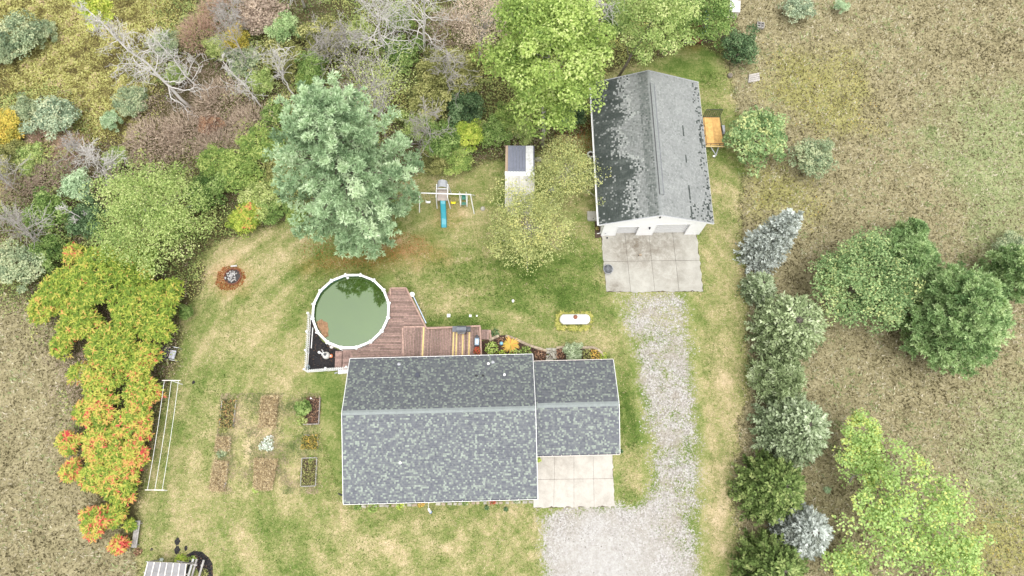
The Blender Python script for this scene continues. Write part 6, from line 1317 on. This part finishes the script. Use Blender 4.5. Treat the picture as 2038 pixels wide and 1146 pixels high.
def shrub(label, px, py, rpx, h, mat, name='shrub', twiggy=False, cat='shrub', group=None, ry=1.0):
    z = h * .5; c = G(px, py, z); R = rpx * S(px, py, z); _si[0] += 1; b0 = c * (1, 1, 0); o_ = thing(name, label, cat, b0, 0, group); a = random.uniform(0, 6.28)
    if twiggy:
        f = mobj('twigs', TW[_si[0] % 3], o_, (0, 0, h * .2)); f.scale = (R, R * ry, h)
    else:
        me, st_ = SH[_si[0] % 6]; f = mobj('foliage', me, o_, (0, 0, h * .5)); f.scale = (R, R * ry, h * .62); s_ = mobj('stems', st_, o_, (0, 0, h * .5)); s_.scale = (R, R * ry, h * .62); s_.rotation_euler = (0, 0, a)
    f.rotation_euler = (0, 0, a); slotmat(f, LM[mat]); return o_
G_W = 'shrubs of the autumn wood'
for args in [('small bright sapling between the two dead birches', 352, 150, 26, 2, 'fresh_leaf'), ('green sapling at the foot of the stubby dead trunk', 545, 232, 30, 2.4, 'green_leaf'), ('yellow-green sapling left of the forked bare tree', 520, 165, 32, 2.6, 'fresh_leaf'), ('green sapling right of the forked bare tree', 620, 140, 38, 3, 'green_leaf'), ('fresh green bush just above the big pine tip', 612, 170, 30, 2.4, 'bright_leaf'),
    ('yellow-leaved sapling between grey tree and crooked tree', 720, 70, 34, 3, 'yellowgreen_leaf'), ('bright green bush at the top edge between the two white-limbed trees', 795, 40, 36, 3, 'bright_leaf'), ('fresh green bush right of the half bare grey tree', 832, 250, 40, 2.6, 'fresh_leaf'), ('green bush in the gap left of the maple trunk', 1010, 235, 34, 2.6, 'bright_leaf'), ('small yellow-green bush behind the shed', 1040, 262, 30, 2.2, 'fresh_leaf'),
    ('dark green bush between maple and garage', 1140, 225, 36, 2.4, 'dark_leaf'), ('fresh green bush above the pale round tree, left of the thicket', 235, 318, 30, 2.2, 'fresh_leaf'), ('grey-green bush beside the upper thin dead tree', 330, 92, 34, 2.6, 'sage_leaf'), ('olive bush at the left edge between thickets', 60, 318, 36, 2.4, 'fresh_leaf'), ('green bush below the bright green shrubs, touching the pine', 590, 430, 26, 1.8, 'bright_leaf'), ('orange-tinged low bush at the foot of the grey thicket', 420, 250, 26, 1.8, 'dried')]:
    shrub(*args, group=G_W)
for args in [
    ('grey-green round shrub in the yellow meadow, upper left corner', 38, 72, 58, 3, 'sage_leaf'), ('smaller grey-green shrub right of the one in the upper left corner', 92, 66, 30, 2, 'sage_leaf'), ('green shrub tip at the very left edge below the upper left corner', 8, 108, 30, 2.2, 'sage_leaf'),
    ('large silvery shrub at the lower end of the yellow meadow', 108, 236, 52, 3, 'silver_leaf'), ('dark silvery shrub left of the large silvery one', 52, 226, 36, 2.4, 'sage_leaf'), ('yellow-flecked shrub at the left edge below the meadow', 16, 262, 46, 3, 'yellow_leaf'), ('second yellow-flecked shrub at the left edge, lower one', 26, 312, 40, 2.6, 'olive_leaf'),
    ('small blue-green shrub right of the large silvery one', 224, 241, 22, 2, 'pine'), ('blue-green conifer-like bush above the pale round tree', 158, 372, 36, 3, 'pine'), ('dark green bush left of the pale round tree', 178, 440, 46, 3, 'dark_leaf'), ('green bush below the bare tree at the left edge', 95, 430, 52, 3, 'green_leaf'),
    ('large grey-green shrub at the left edge below the bare tree', 42, 528, 56, 3, 'sage_leaf'), ('green shrub right of the grey-green one at the left edge', 100, 500, 40, 2.6, 'green_leaf'), ('pale green bush under the white dead tree', 262, 205, 40, 2, 'sage_leaf'),
    ('bright yellow bush in the upper left wood', 470, 82, 34, 2.6, 'yellow_leaf'), ('yellow-green bush left of the bright yellow one', 438, 98, 30, 2.4, 'yellowgreen_leaf'), ('grey-green bush below the bright yellow one', 490, 128, 40, 2.6, 'sage_leaf'),
    ('young light green bush above the forked bare tree', 566, 62, 34, 4, 'pine_green'), ('olive bush right of the young light green one', 650, 74, 52, 3, 'olive_leaf'), ('brown-olive bush below the young light green one', 560, 118, 50, 2.6, 'olive_leaf'), ('olive-brown bush at the top edge left of the white trunk', 520, 30, 52, 3, 'brown_leaf'),
    ('green bush at the foot of the crooked bare tree', 800, 110, 44, 3, 'green_leaf'), ('dark green bush right of the crooked bare tree', 868, 140, 46, 3, 'olive_leaf'), ('thinly leaved olive shrub left of the maple', 908, 152, 58, 4, 'olive_leaf'), ('dark shrub under the left side of the maple', 925, 215, 44, 3, 'dark_leaf'),
    ('green shrub between the pine and the shed, left one', 878, 282, 46, 2.8, 'green_leaf'), ('lime-yellow shrub between the pine and the shed', 934, 272, 34, 2.8, 'lime_leaf'), ('dark green shrub touching the shed on its left', 984, 268, 34, 2.6, 'green_leaf'), ('olive shrub right of the pine top', 850, 205, 50, 3, 'olive_leaf'), ('green shrub at the wood edge behind the swing set', 912, 316, 38, 2, 'bright_leaf'), ('olive shrub at the wood edge right of the pine', 868, 322, 34, 1.8, 'olive_leaf'),
    ('bright green shrub left of the big pine, upper one', 520, 290, 50, 2.8, 'bright_leaf'), ('bright green shrub left of the big pine, middle one', 478, 345, 50, 2.8, 'bright_leaf'), ('yellowish green shrub left of the big pine, lower one', 520, 395, 46, 2.4, 'yellowgreen_leaf'), ('lime shrub at the lawn edge left of the big pine', 484, 440, 32, 2, 'lime_leaf'), ('green shrub at the lawn edge between lime shrub and pine', 545, 420, 34, 2, 'green_leaf'), ('mid-green shrub right of the pale round tree', 412, 385, 50, 2.6, 'green_leaf'), ('bright green shrub right above the pale round tree', 432, 325, 42, 2.6, 'bright_leaf'), ('green shrub touching the left side of the big pine', 560, 340, 36, 2.6, 'olive_leaf'),
    ('green shrub under the top of the maple at the top edge', 1010, 30, 44, 4, 'green_leaf'), ('green shrub at the top edge right of the ash tree', 1350, 20, 46, 3, 'green_leaf'), ('pale green shrub right of the maple top', 1225, 40, 40, 3, 'green_leaf')]:
    shrub(*args, group=G_W)
for args in [('large greyish brown leafless thicket below the white dead tree', 305, 285, 62, 2.4, 'brown_leaf'), ('pinkish brown thicket at the foot of the white dead tree', 372, 262, 58, 2.4, 'brown_leaf'), ('brown thicket left of the white stubby dead trunk', 440, 200, 60, 2.6, 'brown_leaf'), ('grey-brown thicket at the left of the big pine top', 500, 250, 52, 2.4, 'brown_leaf'),
             ('grey thicket with bare twigs above the bright green shrubs', 430, 290, 46, 2.2, 'brown_leaf'), ('reddish thicket at the lower left of the meadow', 88, 278, 42, 1.8, 'pink_leaf'), ('reddish brown thicket above the small many-branched dead tree', 140, 300, 42, 1.8, 'pink_leaf'), ('brown thicket left of the small many-branched dead tree', 92, 350, 46, 2, 'brown_leaf'), ('tan thicket at the left edge above the bare tree', 30, 372, 40, 2, 'brown_leaf'), ('grey-pink tall thicket right of the yellow meadow', 392, 66, 44, 3, 'pink_leaf'), ('brown thicket at the top edge right of the meadow', 440, 20, 50, 3, 'pink_leaf'), ('grey twig thicket under the half bare grey tree', 690, 215, 54, 3, 'brown_leaf'), ('brown thicket right of the crooked bare tree at the top', 900, 60, 56, 3, 'brown_leaf')]:
    shrub(*args, twiggy=True, name='thicket', group='leafless thickets in the wood')
for args in [('light green round shrub behind the utility trailer', 1508, 276, 68, 4.4, 'field_leaf'), ('round grey-green shrub in the field right of the trailer shrub', 1616, 316, 48, 3.4, 'sage_leaf'), ('dark grey-green shrub at the lawn corner behind the garage', 1474, 96, 42, 3, 'dark_leaf'), ('pale green shrub at the top edge of the right field', 1588, 16, 34, 2.4, 'silver_leaf'), ('tiny dark conifer shrub at the top edge of the field', 1673, 14, 16, 1.8, 'pine'),
             ('lime shrub at the front of the bramble by the fire pit side', 372, 622, 18, 1.4, 'green_leaf'), ('yellow-flecked bush among the right-hand evergreens', 1806, 560, 40, 4, 'yellowgreen_leaf'), ('small blue-green seedling left of the light green tree', 1646, 975, 8, .6, 'pine'), ('grey-green shrub beside the field pine at the right edge', 2010, 490, 34, 2, 'sage_leaf')]:
    shrub(*args, group='shrubs around the yard')
# sumac grove along the left lawn edge
def sumac(label, px, py, rpx, h, red, seed, n=None):
    r = np.random.default_rng(seed); zc = h * .75; c = G(px, py, zc); R = rpx * S(px, py, zc); b0 = c * (1, 1, 0); n = n or int(60 + 80 * R * R)
    a = r.uniform(0, 6.28, n); q = np.sqrt(r.uniform(0, 1, n)) * R * (1 + .18 * np.sin(3 * a + seed)); C = np.stack([q * np.cos(a), q * np.sin(a), h * (.62 + .38 * np.sqrt(np.clip(1 - (q / R / 1.2) ** 2, 0, 1))) + r.normal(0, .16, n)], 1)
    T = np.clip((.05 + .47 * red) + (fbm(C[:, 0] + px, C[:, 1] + py, .9, 7) - .5) * 1.3 * red + r.normal(0, .16, n) * (.5 + red), 0, 1)
    o_ = thing('sumac_shrub', label, 'shrub', b0, 0, 'sumac shrubs along the left lawn edge'); mobj('crown', rosette_mesh('sumac_leaves', seed, C, LM['sumac'], 8, .36, .1, .32, T, .17), o_)
    mb = MB()
    for k in range(min(n, 9)): mb.tube([(r.normal(0, R * .2), r.normal(0, R * .2), 0), C[k] * (.6, .6, .5), C[k]], [.04, .03, .015], 5, False)
    mb.build('stems', M['bark'], o_); return o_
for i, (lab, px, py, rp, h, red) in enumerate([
    ('olive-green sumac at the top of the grove below the pale round tree', 200, 556, 62, 3.2, .12), ('pale olive sumac at the upper left of the grove', 128, 575, 42, 2.8, .2), ('green sumac at the top right of the grove beside the fire pit lawn', 268, 535, 46, 2.8, .08), ('yellow-green sumac touching the lawn below the fire pit', 326, 594, 38, 2.8, .1), ('lime sumac in the upper middle of the grove', 270, 612, 48, 3, .16),
    ('orange-flecked sumac at the left bulge of the grove', 94, 612, 32, 2.4, .32), ('reddish yellow sumac in the upper left of the grove', 160, 642, 42, 2.8, .34), ('lime sumac just above the dark garden seat', 316, 650, 34, 2.6, .16), ('yellow-green sumac in the middle of the grove', 228, 690, 48, 3, .25), ('yellow sumac poking out left in the middle of the grove', 126, 690, 22, 2, .3),
    ('yellow-orange sumac left of the dark garden seat', 282, 716, 36, 2.4, .34), ('orange sumac between middle and lower grove, left side', 208, 752, 40, 2.6, .48), ('yellow-orange sumac beside the top of the clothes line', 284, 778, 34, 2.4, .42), ('small orange sumac at the left edge of the lower grove', 162, 745, 20, 1.8, .5), ('orange-red sumac in the lower grove beside the clothes line', 270, 838, 38, 2.4, .55),
    ('yellow and red sumac at the left of the lower grove', 196, 820, 40, 2.4, .6), ('bright red-orange sumac jutting out left of the lower grove', 140, 880, 22, 1.8, .8), ('red and yellow sumac in the lower middle of the grove', 205, 885, 38, 2.4, .62), ('orange sumac by the lower half of the clothes line', 256, 905, 36, 2.2, .6), ('small orange-red sumac left of the grove foot', 146, 938, 20, 1.6, .68),
    ('orange and green sumac near the foot of the grove, left', 200, 945, 34, 2.2, .55), ('red-orange sumac at the foot of the clothes line', 242, 965, 36, 2.2, .68), ('red-topped sumac at the bottom of the grove', 192, 1038, 30, 1.8, .82), ('yellow-green sumac right of the red-topped one', 232, 1026, 18, 1.5, .35), ('small bright red sumac left of the plank bench', 238, 1084, 15, 1.2, 1.15), ('tiny lime sumac beside the plank bench', 261, 1045, 7, .7, .05)]):
    sumac(lab, px, py, rp, h, red, 700 + i)
for i, (lab, px, py, rp, h, red) in enumerate([('reddish sumac at the edge of the wood by the lime shrub', 500, 428, 26, 1.8, .5), ('red-tipped sumac below the dark bush at the left', 150, 508, 22, 1.6, .6)]): sumac(lab, px, py, rp, h, red, 760 + i)

# ------------------------------------------------------------------ understorey of the wood as one mass of leaves
def wood_d(x, y):
    z = zq(x, y); return np.clip(1 - z['lawn'] * 1.3 - z['mead'] - z['field'], 0, 1) * in_view(x, y)
BROWN = gpoly([(180, 250), (330, 180), (420, 130), (560, 170), (560, 260), (440, 330), (330, 340), (200, 330)])
x, y, r = scatter(340000, -58, 22, 2, 55, wood_d, 81); n = len(x); hgt = fbm(x, y, 2.6, 82, 4); hh = np.clip((hgt - .36) * 6.0, .05, 2.2) * np.clip(wood_d(x + 0, y) + .1, .1, 1)
br = wt(BROWN, x, y, 5, 3, 83); hue = fbm(x, y, 5.5, 84, 3); isb = r.uniform(0, 1, n) < np.clip(br * .7 + (hue < .42) * .5 + (sdist(gpoly([(60, 560), (380, 560), (380, 1100), (120, 1100)]), x, y) > 0) * .55, 0, 1)
z = hh * (1 - .45 * r.uniform(0, 1, n) ** 2) + .05; N = unit(np.stack([r.normal(0, .55, n), r.normal(0, .55, n), np.ones(n)], 1)); tone = np.clip(.42 + (hue - .5) * 1.1 + (hgt - .5) * .5 + r.normal(0, .17, n), 0, 1)
M['under_leaf'] = leafmat('understorey_leaves', [(78, 100, 52), (120, 142, 68), (160, 174, 92), (196, 198, 112), (214, 200, 104)], .35, 1.6)
for nm, k, mt, sz, lab in (('undergrowth', ~isb, M['under_leaf'], .19, 'green and yellow undergrowth filling the wood'), ('dead_undergrowth', isb, LM['brown_leaf'], .17, 'brown leafless undergrowth of the wood')):
    V, F = leaves(np.stack([x, y, z], 1)[k], N[k], sz * r.uniform(.6, 1.4, k.sum()), sz * (.55 if nm == 'undergrowth' else .35), r, .05); tag(mobj(nm, mesh_np(nm, V, F, mt, np.repeat(tone[k], 4))), lab, kind='stuff')

GARDEN = gpoly([(418, 985), (438, 780), (640, 780), (636, 985)])
x, y, r = scatter(26000, *GARDEN.min(0)[[0]], *GARDEN.max(0)[[0]], *GARDEN.min(0)[[1]], *GARDEN.max(0)[[1]], lambda x, y: (sdist(GARDEN, x, y) > .1) * np.clip((fbm(x, y, 1.1, 92) - .38) * 3.5, 0, 1), 93); n = len(x)
N = unit(np.stack([r.normal(0, .6, n), r.normal(0, .6, n), np.ones(n)], 1)); V, F = leaves(np.stack([x, y, .02 + .1 * r.uniform(0, 1, n)], 1), N, .12 * r.uniform(.6, 1.4, n), .05, r)
M['weed'] = leafmat('garden_weeds', [(88, 108, 52), (134, 148, 80), (166, 150, 116), (196, 168, 146)], .25, 1.4)
tag(mobj('garden_weeds', mesh_np('garden_weeds', V, F, M['weed'], np.repeat(np.clip(fbm(x, y, 1.4, 94) * 1.6 - .35 + r.normal(0, .18, n), 0, 1), 4))), 'weeds and dry scraps between the raised beds', kind='stuff')
